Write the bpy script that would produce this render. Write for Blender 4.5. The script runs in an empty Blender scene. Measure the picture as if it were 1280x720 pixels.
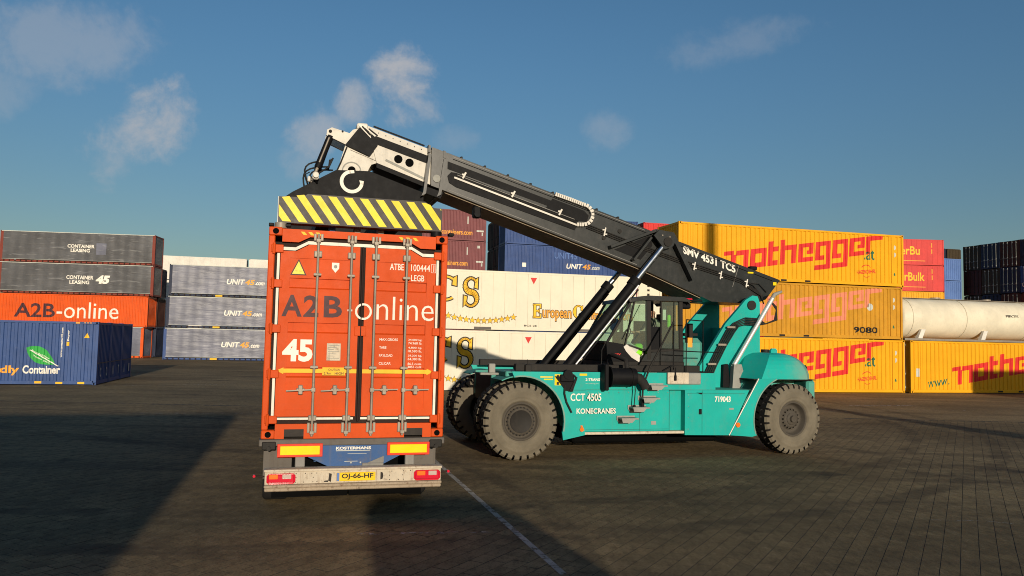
import bpy, bmesh, math, random
from math import sin, cos, pi, radians, atan2, sqrt, hypot
from mathutils import Vector, Matrix
random.seed(7)
C = bpy.context.scene.collection
SC = bpy.context.scene

# ------------------------------------------------------------------ camera
EYE = Vector((0, 0, 2.5))
PITCH, ROLL = math.atan(64 / 985.0), radians(1.2)
fw = Vector((0, cos(PITCH), sin(PITCH))); r0 = Vector((1, 0, 0)); u0 = r0.cross(fw)
rt = r0 * cos(ROLL) + u0 * sin(ROLL); up = rt.cross(fw)
cd = bpy.data.cameras.new('camera'); cam = bpy.data.objects.new('camera', cd); C.objects.link(cam)
m = Matrix((rt, up, -fw)).transposed().to_4x4(); m.translation = EYE; cam.matrix_world = m
cd.sensor_width = 36; cd.lens = 985 / 1280 * 36; cd.clip_start = .1; cd.clip_end = 6000
SC.camera = cam

# ------------------------------------------------------------------ light
SUN_EL, SUN_AZ = radians(9.6), radians(14.6)        # light travels away from the camera, 14 degrees to the left
ld = Vector((-sin(SUN_AZ) * cos(SUN_EL), cos(SUN_AZ) * cos(SUN_EL), -sin(SUN_EL)))
sd = bpy.data.lights.new('sun', 'SUN'); sd.energy = 3.95; sd.angle = radians(.53); sd.color = (1, .87, .69)
so = bpy.data.objects.new('sun', sd); C.objects.link(so)
so.rotation_euler = ld.to_track_quat('-Z', 'Y').to_euler()
so.location = (0, 0, 60)
SC.view_settings.view_transform = 'Standard'; SC.view_settings.look = 'None'
SC.cycles.filter_width = 1.0
SC.view_settings.exposure = 0.0; SC.view_settings.gamma = 1

# ---- tiny node-expression helper
class NG:
    def __init__(s, tree): s.t = tree; s.n = tree.nodes; s.l = tree.links
    def new(s, typ, **kw):
        n = s.n.new(typ)
        for k, v in kw.items(): setattr(n, k, v)
        return n
    def put(s, sock, v):
        if isinstance(v, (int, float)): sock.default_value = v
        elif isinstance(v, (tuple, list)): sock.default_value = v if len(v) != 3 or len(sock.default_value) == 3 else (*v, 1)
        else: s.l.new(v, sock)
    def math(s, op, a, b=0.0, c=None, clamp=False):
        n = s.new('ShaderNodeMath', operation=op); n.use_clamp = clamp
        s.put(n.inputs[0], a); s.put(n.inputs[1], b)
        if c is not None: s.put(n.inputs[2], c)
        return n.outputs[0]
    def smooth(s, v, a, b, lo=0.0, hi=1.0):
        n = s.new('ShaderNodeMapRange', interpolation_type='SMOOTHSTEP')
        s.put(n.inputs[0], v); s.put(n.inputs[1], a); s.put(n.inputs[2], b); s.put(n.inputs[3], lo); s.put(n.inputs[4], hi)
        return n.outputs[0]
    def mix(s, f, a, b, blend='MIX'):
        n = s.new('ShaderNodeMix', data_type='RGBA', blend_type=blend)
        s.put(n.inputs[0], f); s.put(n.inputs[6], a); s.put(n.inputs[7], b)
        return n.outputs[2]
    def noise(s, vec, scale, detail=4, rough=.55, dist=0.0):
        n = s.new('ShaderNodeTexNoise'); s.l.new(vec, n.inputs['Vector'])
        n.inputs['Scale'].default_value = scale; n.inputs['Detail'].default_value = detail
        n.inputs['Roughness'].default_value = rough; n.inputs['Distortion'].default_value = dist
        return n.outputs['Fac']
    def mapping(s, vec, scale=(1, 1, 1), rot=(0, 0, 0)):
        n = s.new('ShaderNodeMapping'); s.l.new(vec, n.inputs[0])
        n.inputs['Scale'].default_value = scale; n.inputs['Rotation'].default_value = rot
        return n.outputs[0]
    def bump(s, h, strength=.3, dist=.01, normal=None):
        n = s.new('ShaderNodeBump'); s.put(n.inputs['Height'], h)
        n.inputs['Strength'].default_value = strength; n.inputs['Distance'].default_value = dist
        if normal is not None: s.l.new(normal, n.inputs['Normal'])
        return n.outputs[0]

# ---- sky
W = bpy.data.worlds.new('World'); SC.world = W; W.use_nodes = True
g = NG(W.node_tree); g.n.clear()
sky = g.new('ShaderNodeTexSky', sky_type='NISHITA'); sky.sun_disc = False
sky.sun_elevation = SUN_EL; sky.sun_rotation = atan2(-ld.x, -ld.y)
sky.altitude = 0; sky.air_density = 1.0; sky.dust_density = .6; sky.ozone_density = 2.3
tc = g.new('ShaderNodeTexCoord'); dv = tc.outputs['Generated']
sep = g.new('ShaderNodeSeparateXYZ'); g.l.new(dv, sep.inputs[0])
az = g.math('ARCTAN2', sep.outputs[0], sep.outputs[1]); el = g.math('ARCSINE', sep.outputs[2])
hs = g.new('ShaderNodeHueSaturation'); hs.inputs['Saturation'].default_value = 1.17
g.l.new(sky.outputs[0], hs.inputs['Color'])
g.l.new(g.smooth(el, -.02, .42, .72, 1.12), hs.inputs['Value'])
# clouds: soft billows at the directions where they hang, (azimuth, elevation, half width, half height, tilt, density)
clouds = [(-25.6, 13.2, 3.9, 2.3, 48, .56), (-27.0, 11.0, 2.4, 1.5, 60, .34), (-8.2, 18.1, 2.7, 2.3, 35, .62), (-7.2, 16.4, 2.4, 1.5, 8, .48), (-11.9, 16.4, 1.6, 1.5, 45, .48),
          (-14.6, 14.0, 2.6, 1.6, 50, .40), (-15.6, 12.2, 1.6, 1.4, 60, .22), (-31.4, 17.6, 6.0, 2.6, 12, .24), (-34, 14.2, 2.6, 1.8, 30, .16), (6.7, 15.0, 1.5, 1.9, 100, .18),
          (15.8, 20.6, 5.0, 1.5, 4, .13), (-4.6, 14.2, 1.8, 1.2, 10, .12),
          (60, 20, 9, 4, 10, .5), (-70, 17, 10, 4, 20, .5), (120, 25, 12, 5, 30, .5), (-130, 22, 12, 5, 0, .5), (175, 18, 12, 4, 10, .5)]
n1 = g.noise(dv, 14, 7, .62, .5); n2 = g.noise(dv, 46, 6, .65)
acc = None
for a0, e0, w_, h_, t_, d_ in clouds:
    dx = g.math('SUBTRACT', az, radians(a0)); dy = g.math('SUBTRACT', el, radians(e0))
    c_, s_ = cos(radians(t_)), sin(radians(t_))
    px = g.math('MULTIPLY_ADD', dx, c_ / radians(w_), g.math('MULTIPLY', dy, s_ / radians(w_)))
    py = g.math('MULTIPLY_ADD', dx, -s_ / radians(h_), g.math('MULTIPLY', dy, c_ / radians(h_)))
    d2 = g.math('ADD', g.math('MULTIPLY', px, px), g.math('MULTIPLY', py, py))
    d2 = g.math('ADD', d2, g.math('MULTIPLY_ADD', n1, -3.4, 1.7))
    d2 = g.math('ADD', d2, g.math('MULTIPLY_ADD', n2, -1.6, .8))
    v = g.smooth(d2, 1.25, -.4, 0, min(.95, d_ * 1.4))
    acc = v if acc is None else g.math('MAXIMUM', acc, v)
skyc = g.mix(acc, hs.outputs['Color'], (5.0, 5.0, 5.2))
bg = g.new('ShaderNodeBackground'); bg.inputs['Strength'].default_value = .09
g.l.new(skyc, bg.inputs['Color'])
wo = g.new('ShaderNodeOutputWorld'); g.l.new(bg.outputs[0], wo.inputs[0])

# ------------------------------------------------------------------ materials
def newmat(name):
    mt = bpy.data.materials.new(name); mt.use_nodes = True
    g = NG(mt.node_tree); b = mt.node_tree.nodes['Principled BSDF']
    tc = g.new('ShaderNodeTexCoord')
    return mt, g, b, tc.outputs['Object']

def paint(name, col, rough=.45, metal=0.0, dirt=.35, dirtcol=(.10, .08, .06), var=.12, scale=1.0, streak=True, bump=.15, rust=0.0, spec=.2, coat=0.0):
    mt, g, b, co = newmat(name)
    big = g.noise(co, .9 * scale, 5, .6); fine = g.noise(co, 7 * scale, 6, .65)
    st = g.noise(g.mapping(co, (9 * scale, 9 * scale, .7 * scale)), 1.0, 5, .6)
    base = g.mix(g.smooth(big, .3, .7, 0, 1), tuple(c * (1 - var) for c in col), tuple(min(1, c * (1 + var * .6)) for c in col))
    d = g.smooth(fine, .5, .78, 0, dirt)
    if streak: d = g.math('MAXIMUM', d, g.smooth(st, .52, .8, 0, dirt))
    c = g.mix(d, base, dirtcol)
    if rust > 0:
        r = g.smooth(g.noise(co, 3.1 * scale, 8, .72), .69 - .09 * rust, .74, 0, .85)
        c = g.mix(r, c, (.13, .05, .025))
    g.put(b.inputs['Base Color'], c)
    g.put(b.inputs['Roughness'], g.math('MULTIPLY_ADD', fine, .25, rough - .1))
    b.inputs['Metallic'].default_value = metal
    b.inputs['Specular IOR Level'].default_value = spec
    if coat: b.inputs['Coat Weight'].default_value = coat
    if bump: g.put(b.inputs['Normal'], g.bump(g.math('MULTIPLY_ADD', big, 2.0, fine), bump, .012))
    return mt

M = {}
def P(key, *a, **k): M[key] = paint(key.replace('_', ' '), *a, **k)
P('orange_paint', (.62, .078, .010), .46, dirt=.25, dirtcol=(.42, .05, .008), var=.12, rust=.2, spec=.1)
P('orange_light', (.72, .10, .012), .45, dirt=.3)
P('teal_paint', (.010, .40, .345), .42, dirt=.32, dirtcol=(.12, .24, .20), var=.10, bump=.06, rust=.05)
P('teal_dusty', (.07, .33, .27), .6, dirt=.6, dirtcol=(.22, .2, .15), var=.15)
P('boom_grey', (.014, .016, .016), .33, dirt=.3, dirtcol=(.045, .042, .038), bump=.06, spec=.40)
P('boom_cream', (.62, .58, .50), .42, dirt=.4, dirtcol=(.26, .23, .19), bump=.08)
P('bumper_lip', (.40, .32, .23), .7, dirt=.8, dirtcol=(.14, .09, .055), rust=1.5, scale=3)
P('teal_worn', (.20, .33, .28), .7, dirt=.7, dirtcol=(.24, .21, .16), var=.2, scale=3)
P('boom_under_bounce', (.34, .27, .19), .7, dirt=.5); P('hole_black', (.004, .004, .004), .9, dirt=0, bump=0, spec=.05)
P('black_metal', (.007, .007, .008), .55, dirt=.3, dirtcol=(.022, .019, .016), spec=.12)
P('dark_metal', (.022, .020, .018), .55, dirt=.4, dirtcol=(.055, .045, .035), spec=.15)
P('grey_metal', (.22, .21, .19), .5, dirt=.4)
P('rail_grey', (.13, .115, .10), .6, dirt=.5, dirtcol=(.07, .05, .035), rust=.5)
P('galvanised', (.30, .26, .21), .5, metal=.2, dirt=.5, dirtcol=(.12, .085, .06), rust=.35)
P('polished', (.85, .82, .76), .38, metal=.6, dirt=.05, bump=0, spec=.6); P('chrome', (.75, .76, .78), .22, metal=1.0, dirt=.1, bump=0)
P('white_paint', (.72, .68, .60), .5, dirt=.25, dirtcol=(.4, .33, .24))
P('bumper_cream', (.60, .52, .40), .6, dirt=.8, dirtcol=(.22, .14, .08), rust=1.3, scale=2.5)
P('ecs_cream', (.76, .70, .55), .5, dirt=.12, dirtcol=(.52, .45, .32), var=.05, rust=0)
P('yellow_paint', (.78, .375, .010), .5, dirt=.25, dirtcol=(.55, .22, .01), var=.07, rust=.12)
P('yellow_faded', (.56, .27, .02), .55, dirt=.4, dirtcol=(.34, .16, .03), var=.12, rust=.1)
P('yellow_sign', (.85, .62, .01), .35, dirt=.1)
P('stripe_yellow', (.82, .66, .02), .4, dirt=.2, dirtcol=(.4, .3, .05))
P('stripe_grey', (.035, .03, .028), .42, dirt=.4, dirtcol=(.12, .09, .075))
P('blue_paint', (.035, .078, .22), .45, dirt=.35, dirtcol=(.12, .15, .26), var=.15, rust=.15)
P('blue_mid', (.035, .075, .22), .5, dirt=.45, dirtcol=(.14, .16, .24), var=.15, rust=.1)
P('blue_light', (.11, .20, .46), .5, dirt=.3, dirtcol=(.2, .25, .4))
P('trailer_blue', (.035, .10, .26), .5, dirt=.5, dirtcol=(.15, .13, .11))
P('maroon_paint', (.19, .055, .06), .5, dirt=.4, dirtcol=(.25, .11, .11), var=.15, rust=.2)
P('dark_navy', (.022, .03, .06), .55, dirt=.4); P('dark_brown', (.07, .025, .018), .6, dirt=.4)
P('dark_olive', (.05, .035, .018), .6, dirt=.4); P('dark_red', (.11, .025, .018), .6, dirt=.4)
P('red_paint', (.62, .045, .04), .45, dirt=.2, dirtcol=(.4, .06, .05))
P('frame_brown', (.22, .045, .03), .6, dirt=.5)
P('tank_cream', (.76, .69, .53), .4, dirt=.25, dirtcol=(.45, .38, .27), rust=.05)
P('seal_black', (.03, .018, .015), .8, dirt=.3); P('seal_white', (.82, .77, .66), .7, dirt=.25)
P('rubber_black', (.022, .021, .02), .85, dirt=.5, dirtcol=(.075, .063, .05))
P('tyre_dusty', (.165, .143, .105), .95, dirt=.5, dirtcol=(.12, .10, .075), var=.2, scale=3, streak=False, bump=.4)
P('rim_dark', (.075, .065, .052), .7, dirt=.5, dirtcol=(.04, .035, .03), scale=4, streak=False)
P('hivis', (.30, .85, .04), .7, dirt=.1); P('shirt', (.34, .37, .27), .9, dirt=.2); P('trousers', (.03, .035, .05), .9)
P('skin', (.60, .32, .22), .55, dirt=.05, bump=.05); P('seat_black', (.02, .02, .022), .8)
P('print_dark', (.075, .03, .035), .5, dirt=.2); P('print_white', (.84, .80, .70), .5, dirt=.12, dirtcol=(.5, .4, .3))
P('print_black', (.02, .015, .012), .5, dirt=.2); P('print_red', (.66, .035, .03), .45, dirt=.12, dirtcol=(.6, .15, .05))
P('print_pink', (.72, .24, .14), .55, dirt=.3, dirtcol=(.6, .28, .08)); P('print_yellow', (.88, .50, .02), .45, dirt=.15)
P('print_orange', (.85, .38, .05), .5, dirt=.1); P('print_green', (.03, .36, .06), .5, dirt=.15, dirtcol=(.1, .5, .1)); P('print_dkgreen', (.03, .15, .08), .5)
P('print_pale', (.55, .56, .50), .5, dirt=.3); P('plate_yellow', (.85, .55, .01), .35, dirt=.15)
P('reflect_red', (.72, .05, .02), .3, dirt=.2); P('reflect_yellow', (.95, .66, .0), .3, dirt=.08)
P('lamp_red', (.65, .015, .04), .15, dirt=.15, coat=.6); P('lamp_clear', (.55, .42, .36), .15, dirt=.3, coat=.6)
P('lamp_orange', (.85, .18, .02), .25, dirt=.1)
P('machine_grey', (.30, .30, .27), .55, dirt=.5, dirtcol=(.16, .14, .11))

def curtain(name, col, seed=0.0):
    mt, g, b, co = newmat(name)
    w1 = g.noise(g.mapping(co, (.55, 1, 2.6)), .8, 3, .5, .7)           # long sagging wrinkles
    w2 = g.noise(g.mapping(co, (.8, 1, 4)), 1.0, 2, .5, .8)
    blot = g.noise(co, .5, 4, .6)
    c = g.mix(g.smooth(blot, .35, .7), tuple(x * .78 for x in col), tuple(x * 1.15 for x in col))
    c = g.mix(g.smooth(w2, .58, .72, 0, .22), c, (.42, .42, .42))
    g.put(b.inputs['Base Color'], c); b.inputs['Roughness'].default_value = .42; b.inputs['Specular IOR Level'].default_value = .35
    g.put(b.inputs['Normal'], g.bump(g.math('MULTIPLY_ADD', w1, 1.0, g.math('MULTIPLY', w2, .25)), .16, .30))
    return mt
M['curtain_dark'] = curtain('dark grey tarpaulin', (.095, .095, .10))
M['curtain_grey'] = curtain('blue grey tarpaulin', (.15, .155, .20))

def glass(name, tint, alpha):
    mt = bpy.data.materials.new(name); mt.use_nodes = True; g = NG(mt.node_tree); g.n.clear()
    t = g.new('ShaderNodeBsdfTransparent'); t.inputs[0].default_value = (*tint, 1)
    gl = g.new('ShaderNodeBsdfGlossy'); gl.inputs['Roughness'].default_value = .03; gl.inputs[0].default_value = (.9, 1, .95, 1)
    df = g.new('ShaderNodeBsdfDiffuse'); df.inputs[0].default_value = (.42, .5, .42, 1)  # pale green diffuse share also paints reflection onto the panes
    fr_ = g.new('ShaderNodeLayerWeight'); fr_.inputs[0].default_value = .25
    a = g.new('ShaderNodeMixShader'); a.inputs[0].default_value = alpha; g.l.new(t.outputs[0], a.inputs[1]); g.l.new(df.outputs[0], a.inputs[2])
    b = g.new('ShaderNodeMixShader'); g.l.new(g.math('MULTIPLY_ADD', g.math('POWER', fr_.outputs['Facing'], 3.0), .45, .04), b.inputs[0]); g.l.new(a.outputs[0], b.inputs[1]); g.l.new(gl.outputs[0], b.inputs[2])
    o = g.new('ShaderNodeOutputMaterial'); g.l.new(b.outputs[0], o.inputs[0])
    return mt
M['cab_glass'] = glass('tinted cab glass', (.62, .80, .70), .15)

# ground materials
def ground_mat(name, island):
    mt, g, b, co = newmat(name)
    geo = g.new('ShaderNodeNewGeometry'); pos = geo.outputs['Position']
    big = g.noise(pos, .16, 5, .6, .4); mid = g.noise(pos, .9, 5, .65); fine = g.noise(pos, 45, 6, .8)
    trk = g.noise(g.mapping(pos, (.10, .9, 1), (0, 0, radians(-18))), 1.0, 5, .6)
    c = g.mix(g.smooth(big, .34, .68), (.178, .130, .066), (.335, .245, .125))
    c = g.mix(g.smooth(mid, .45, .75, 0, .5), c, (.37, .268, .135))
    c = g.mix(g.smooth(trk, .50, .66, 0, .55), c, (.12, .088, .05))
    c = g.mix(g.smooth(fine, .50, .62, 0, .6), c, (.05, .038, .024)); c = g.mix(g.smooth(g.noise(pos, 21, 5, .8), .56, .70, 0, .45), c, (.36, .28, .19))
    grit = g.noise(g.mapping(pos, (1, .45, 1)), 8, 6, .85); c = g.mix(g.smooth(grit, .48, .62, 0, .42), c, (.042, .032, .021)); c = g.mix(g.smooth(grit, .46, .34, 0, .35), c, (.40, .31, .205))
    for (cx_, cy_, r_, w_) in ((-6, 30, 19, .28), (-6, 30, 20.9, .28), (20, 26, 13.5, .25), (20, 26, 15.4, .25), (4, 48, 32.5, .35), (-16, 8, 17, .22)):
        vd = g.new('ShaderNodeVectorMath', operation='DISTANCE'); g.l.new(pos, vd.inputs[0]); vd.inputs[1].default_value = (cx_, cy_, 0)
        dd = g.math('ABSOLUTE', g.math('SUBTRACT', g.math('ADD', vd.outputs['Value'], g.math('MULTIPLY', mid, .5)), r_ + .25))
        c = g.mix(g.math('MULTIPLY', g.smooth(dd, w_, w_ * .5, 0, .55), g.smooth(mid, .35, .65)), c, (.045, .036, .027))
    stain = g.noise(pos, .55, 3, .5, 1.2)
    c = g.mix(g.smooth(stain, .66, .74, 0, .6), c, (.04, .032, .026))
    if island:
        rnd = geo.outputs['Random Per Island']
        oi = g.new('ShaderNodeObjectInfo')
        rnd = g.math('FRACT', g.math('ADD', rnd, oi.outputs['Random']))
        c = g.mix(g.math('MULTIPLY', rnd, .26), c, (.04, .032, .024))
    g.put(b.inputs['Base Color'], c)
    g.put(b.inputs['Roughness'], g.math('MULTIPLY_ADD', mid, .2, .75))
    b.inputs['Specular IOR Level'].default_value = .12
    g.put(b.inputs['Normal'], g.bump(g.math('MULTIPLY_ADD', mid, 2.0, fine), .4, .004))
    return mt
M['ground'] = ground_mat('worn asphalt', False)
M['block'] = ground_mat('concrete paving blocks', True)
mt, g, b, co = newmat('dark shaded joint sand'); M['joint'] = mt
g.put(b.inputs['Base Color'], g.mix(g.noise(co, 3), (.02, .016, .012), (.045, .036, .026))); b.inputs['Roughness'].default_value = .95  # dark tone also paints the shade inside the joints
def worn(name, col, lo):
    mt, g, b, co = newmat(name)
    geo = g.new('ShaderNodeNewGeometry'); n = g.noise(geo.outputs['Position'], 6, 7, .75)
    g.put(b.inputs['Base Color'], g.mix(g.smooth(g.noise(geo.outputs['Position'], 2, 4), .3, .7), tuple(x * .6 for x in col), col)); b.inputs['Roughness'].default_value = .8
    g.put(b.inputs['Alpha'], g.smooth(n, lo, lo + .14))
    return mt
M['road_paint'] = worn('worn white road paint', (.50, .45, .38), .36)
M['chalk'] = worn('faint chalk line', (.55, .50, .44), .47)

# ------------------------------------------------------------------ mesh helpers
class MB:
    def __init__(s): s.v = []; s.f = []; s.mi = []; s.sm = []
    def add(s, vs, fs, mi=0, smooth=False):
        o = len(s.v); s.v += [tuple(v) for v in vs]
        for f in fs: s.f.append(tuple(i + o for i in f)); s.mi.append(mi); s.sm.append(smooth)
        return s
    def box(s, x0, y0, z0, x1, y1, z1, mi=0):
        if x0 > x1: x0, x1 = x1, x0
        if y0 > y1: y0, y1 = y1, y0
        if z0 > z1: z0, z1 = z1, z0
        v = [(x, y, z) for z in (z0, z1) for y in (y0, y1) for x in (x0, x1)]
        return s.add(v, [(0, 2, 3, 1), (4, 5, 7, 6), (0, 1, 5, 4), (2, 6, 7, 3), (0, 4, 6, 2), (1, 3, 7, 5)], mi)
    def bbox(s, x0, y0, z0, x1, y1, z1, c=.02, mi=0):       # box with chamfered edges
        vs = []; bm = bmesh.new(); bmesh.ops.create_cube(bm, size=1)
        for v in bm.verts: v.co = Vector(((x0 + x1) / 2 + v.co.x * (x1 - x0), (y0 + y1) / 2 + v.co.y * (y1 - y0), (z0 + z1) / 2 + v.co.z * (z1 - z0)))
        bmesh.ops.bevel(bm, geom=bm.edges[:], offset=c, segments=1, affect='EDGES')
        bm.verts.ensure_lookup_table(); s.add([v.co[:] for v in bm.verts], [[v.index for v in f.verts] for f in bm.faces], mi); bm.free(); return s
    def prism(s, pts, a, b, axis='y', mi=0):
        # pts (p,q) in the plane; extruded from a to b along axis
        area = sum(pts[i][0] * pts[(i + 1) % len(pts)][1] - pts[(i + 1) % len(pts)][0] * pts[i][1] for i in range(len(pts)))
        if area < 0: pts = pts[::-1]
        if a > b: a, b = b, a
        n = len(pts)
        def mk(p, t):
            return {'y': (p[0], t, p[1]), 'x': (t, p[0], p[1]), 'z': (p[0], p[1], t)}[axis]
        v = [mk(p, a) for p in pts] + [mk(p, b) for p in pts]
        fs = [tuple(range(n)), tuple(range(2 * n - 1, n - 1, -1))] + [(i, n + i, n + (i + 1) % n, (i + 1) % n) for i in range(n)]
        if axis != 'y': fs = [f[::-1] for f in fs]
        return s.add(v, fs, mi)
    def bar(s, p, q, w, h, mi=0, upv=(0, 0, 1)):
        p, q = Vector(p), Vector(q); d = (q - p).normalized(); u = Vector(upv)
        if abs(d.dot(u)) > .98: u = Vector((0, 1, 0))
        sx = d.cross(u).normalized() * w / 2; sz = sx.cross(d).normalized() * h / 2
        v = [e + a * sx + b * sz for e in (p, q) for a, b in ((-1, -1), (1, -1), (1, 1), (-1, 1))]
        return s.add(v, [(0, 1, 2, 3), (7, 6, 5, 4), (0, 4, 5, 1), (1, 5, 6, 2), (2, 6, 7, 3), (3, 7, 4, 0)], mi)
    def tube(s, pts, r, n=8, mi=0, cap=True):
        pts = [Vector(p) for p in pts]; rs = r if isinstance(r, (list, tuple)) else [r] * len(pts)
        rings = []; last = None
        for i, p in enumerate(pts):
            d = (pts[min(i + 1, len(pts) - 1)] - pts[max(i - 1, 0)]).normalized()
            if last is None: last = Vector((0, 0, 1)) if abs(d.z) < .9 else Vector((0, 1, 0))
            a = d.cross(last).normalized(); b = a.cross(d).normalized(); last = b
            rings.append([p + (a * cos(2 * pi * k / n) + b * sin(2 * pi * k / n)) * rs[i] for k in range(n)])
        vs = [v for r_ in rings for v in r_]; fs = []
        for i in range(len(pts) - 1):
            for k in range(n): fs.append((i * n + k, i * n + (k + 1) % n, (i + 1) * n + (k + 1) % n, (i + 1) * n + k))
        s.add(vs, fs, mi, True)
        if cap:
            s.add(rings[0], [tuple(range(n - 1, -1, -1))], mi); s.add(rings[-1], [tuple(range(n))], mi)
        return s
    def cyl(s, p, q, r0, r1=None, n=16, mi=0): return s.tube([p, q], [r0, r0 if r1 is None else r1], n, mi)
    def lathe(s, prof, cx, cz, n=48, mi=0, y0=0.0):         # profile (radius, y) turned about the y axis
        vs = []; fs = []
        for k in range(n):
            a = 2 * pi * k / n
            for r, y in prof: vs.append((cx + r * cos(a), y0 + y, cz + r * sin(a)))
        L = len(prof)
        for k in range(n):
            for i in range(L - 1):
                fs.append((k * L + i, k * L + i + 1, ((k + 1) % n) * L + i + 1, ((k + 1) % n) * L + i))
        return s.add(vs, fs, mi, True)
    def xf(s, Mx):
        s.v = [tuple(Mx @ Vector(v)) for v in s.v]; return s
    def mesh(s, name, mats):
        me = bpy.data.meshes.new(name); me.from_pydata(s.v, [], s.f)
        for mt in (mats if isinstance(mats, (list, tuple)) else [mats]): me.materials.append(M[mt] if isinstance(mt, str) else mt)
        me.polygons.foreach_set('material_index', s.mi); me.polygons.foreach_set('use_smooth', s.sm); me.update()
        return me
    def groups(s):
        """clusters of faces that touch or nearly touch, as lists of face indices"""
        par = list(range(len(s.v)))
        def fd(a):
            while par[a] != a: par[a] = par[par[a]]; a = par[a]
            return a
        for f in s.f:
            r = fd(f[0])
            for i in f[1:]: par[fd(i)] = r
        comp = {}
        for i, f in enumerate(s.f): comp.setdefault(fd(f[0]), []).append(i)
        if len(comp) == 1 or len(comp) > 400: return [list(range(len(s.f)))] * (1 if len(comp) == 1 else 99)
        ks = list(comp); bb = []
        for k in ks:
            ids = {v for i in comp[k] for v in s.f[i]}
            bb.append([(min(s.v[v][a] for v in ids) - .012, max(s.v[v][a] for v in ids) + .012) for a in range(3)])
        g_ = list(range(len(ks)))
        def fg(a):
            while g_[a] != a: a = g_[a]
            return a
        for i in range(len(ks)):
            for j in range(i):
                if all(bb[i][a][0] < bb[j][a][1] and bb[j][a][0] < bb[i][a][1] for a in range(3)): g_[fg(i)] = fg(j)
        out = {}
        for i, k in enumerate(ks): out.setdefault(fg(i), []).extend(comp[k])
        return list(out.values())
    def build(s, name, mats, parent=None, label=None, kind=None):
        gs = s.groups() if kind is None and parent is not None else [0]
        if 2 <= len(gs) <= 40:           # separate pieces become parts of their own
            first = None
            for g_ in gs:
                mb = MB(); mp = {}
                for i in sorted(g_):
                    for v in s.f[i]:
                        if v not in mp: mp[v] = len(mb.v); mb.v.append(s.v[v])
                    mb.f.append(tuple(mp[v] for v in s.f[i])); mb.mi.append(s.mi[i]); mb.sm.append(s.sm[i])
                o = bpy.data.objects.new(name, mb.mesh(name, mats)); C.objects.link(o); o.parent = parent
                if label: o['label'] = label
                first = first or o
            return first
        o = bpy.data.objects.new(name, s.mesh(name, mats)); C.objects.link(o)
        if parent is not None: o.parent = parent
        if label: o['label'] = label
        if kind or len(gs) > 40: o['kind'] = kind or 'stuff'
        return o

def thing(name, label, cat, loc=(0, 0, 0), rz=0.0, group=None):
    o = bpy.data.objects.new(name, None); C.objects.link(o); o.empty_display_size = .3
    o.location = loc; o.rotation_euler = (0, 0, rz); o['label'] = label; o['category'] = cat
    if group: o['group'] = group
    return o
def reuse(name, me, parent, loc=(0, 0, 0), rot=(0, 0, 0)):
    o = bpy.data.objects.new(name, me); C.objects.link(o); o.parent = parent; o.location = loc; o.rotation_euler = rot
    return o

# ---- lettering: flat print laid on a wall; a wall(x) function gives the surface the print follows
_fc = {}
def text2d(txt, offset=0.0, spacing=1.0):
    key = (txt, offset, spacing)
    if key in _fc: return _fc[key]
    cu = bpy.data.curves.new('t', 'FONT'); cu.body = txt; cu.size = 1; cu.offset = offset; cu.space_character = spacing; cu.resolution_u = 3
    ob = bpy.data.objects.new('t', cu); C.objects.link(ob)
    dg = bpy.context.evaluated_depsgraph_get(); dg.update()
    me = bpy.data.meshes.new_from_object(ob.evaluated_get(dg))
    vs = [(v.co.x, v.co.y) for v in me.vertices]; fs = [tuple(p.vertices) for p in me.polygons]
    bpy.data.objects.remove(ob); bpy.data.curves.remove(cu); bpy.data.meshes.remove(me)
    _fc[key] = (vs, fs); return _fc[key]
def fit(vf, x0, z0, x1, z1, shear=0.0):
    vs, fs = vf
    a = min(v[0] for v in vs); b = max(v[0] for v in vs); c = min(v[1] for v in vs); d = max(v[1] for v in vs)
    out = []
    for x, y in vs:
        u = (x - a) / (b - a); w = (y - c) / (d - c)
        out.append((x0 + u * (x1 - x0) + shear * w * (z1 - z0), z0 + w * (z1 - z0)))
    return out, fs
def rects2d(rects):
    vs = []; fs = []
    for r in rects:
        o = len(vs)
        if len(r) == 4 and not isinstance(r[0], tuple): x0, z0, x1, z1 = r; q = [(x0, z0), (x1, z0), (x1, z1), (x0, z1)]
        else: q = list(r)
        vs += q; fs.append(tuple(range(o, o + len(q))))
    return vs, fs
def print_on(name, vf, mat, parent, y=0.0, gap=.004, breaks=None, wall=None, frame=None, label=None, facing=-1):
    """lay the flat shape on the wall y=wall(x); frame maps local (x,y,z) somewhere else"""
    vs, fs = vf
    bm = bmesh.new(); vv = [bm.verts.new((x, 0, z)) for x, z in vs]
    for f in fs:
        try: bm.faces.new([vv[i] for i in f])
        except ValueError: pass
    if breaks:
        xs = [v[0] for v in vs]; lo, hi = min(xs), max(xs)
        for bx in breaks:
            if lo < bx < hi:
                bmesh.ops.bisect_plane(bm, geom=bm.verts[:] + bm.edges[:] + bm.faces[:], plane_co=(bx, 0, 0), plane_no=(1, 0, 0), dist=1e-5)
    for v in bm.verts: v.co.y = (wall(v.co.x) if wall else 0) + y + facing * gap
    bm.normal_update()
    for f in bm.faces:
        if f.normal.y * facing < 0: f.normal_flip()
    if frame is not None:
        for v in bm.verts: v.co = frame @ v.co
    me = bpy.data.meshes.new(name); bm.to_mesh(me); bm.free(); me.materials.append(M[mat])
    o = bpy.data.objects.new(name, me); C.objects.link(o); o.parent = parent
    if label: o['label'] = label
    return o
def star2d(cx, cz, r, r2=.42):
    return [(cx + (r if k % 2 == 0 else r * r2) * sin(pi * k / 5), cz + (r if k % 2 == 0 else r * r2) * cos(pi * k / 5)) for k in range(10)]
def disc2d(cx, cz, r, n=16): return [(cx + r * cos(2 * pi * k / n), cz + r * sin(2 * pi * k / n)) for k in range(n)]
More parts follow.
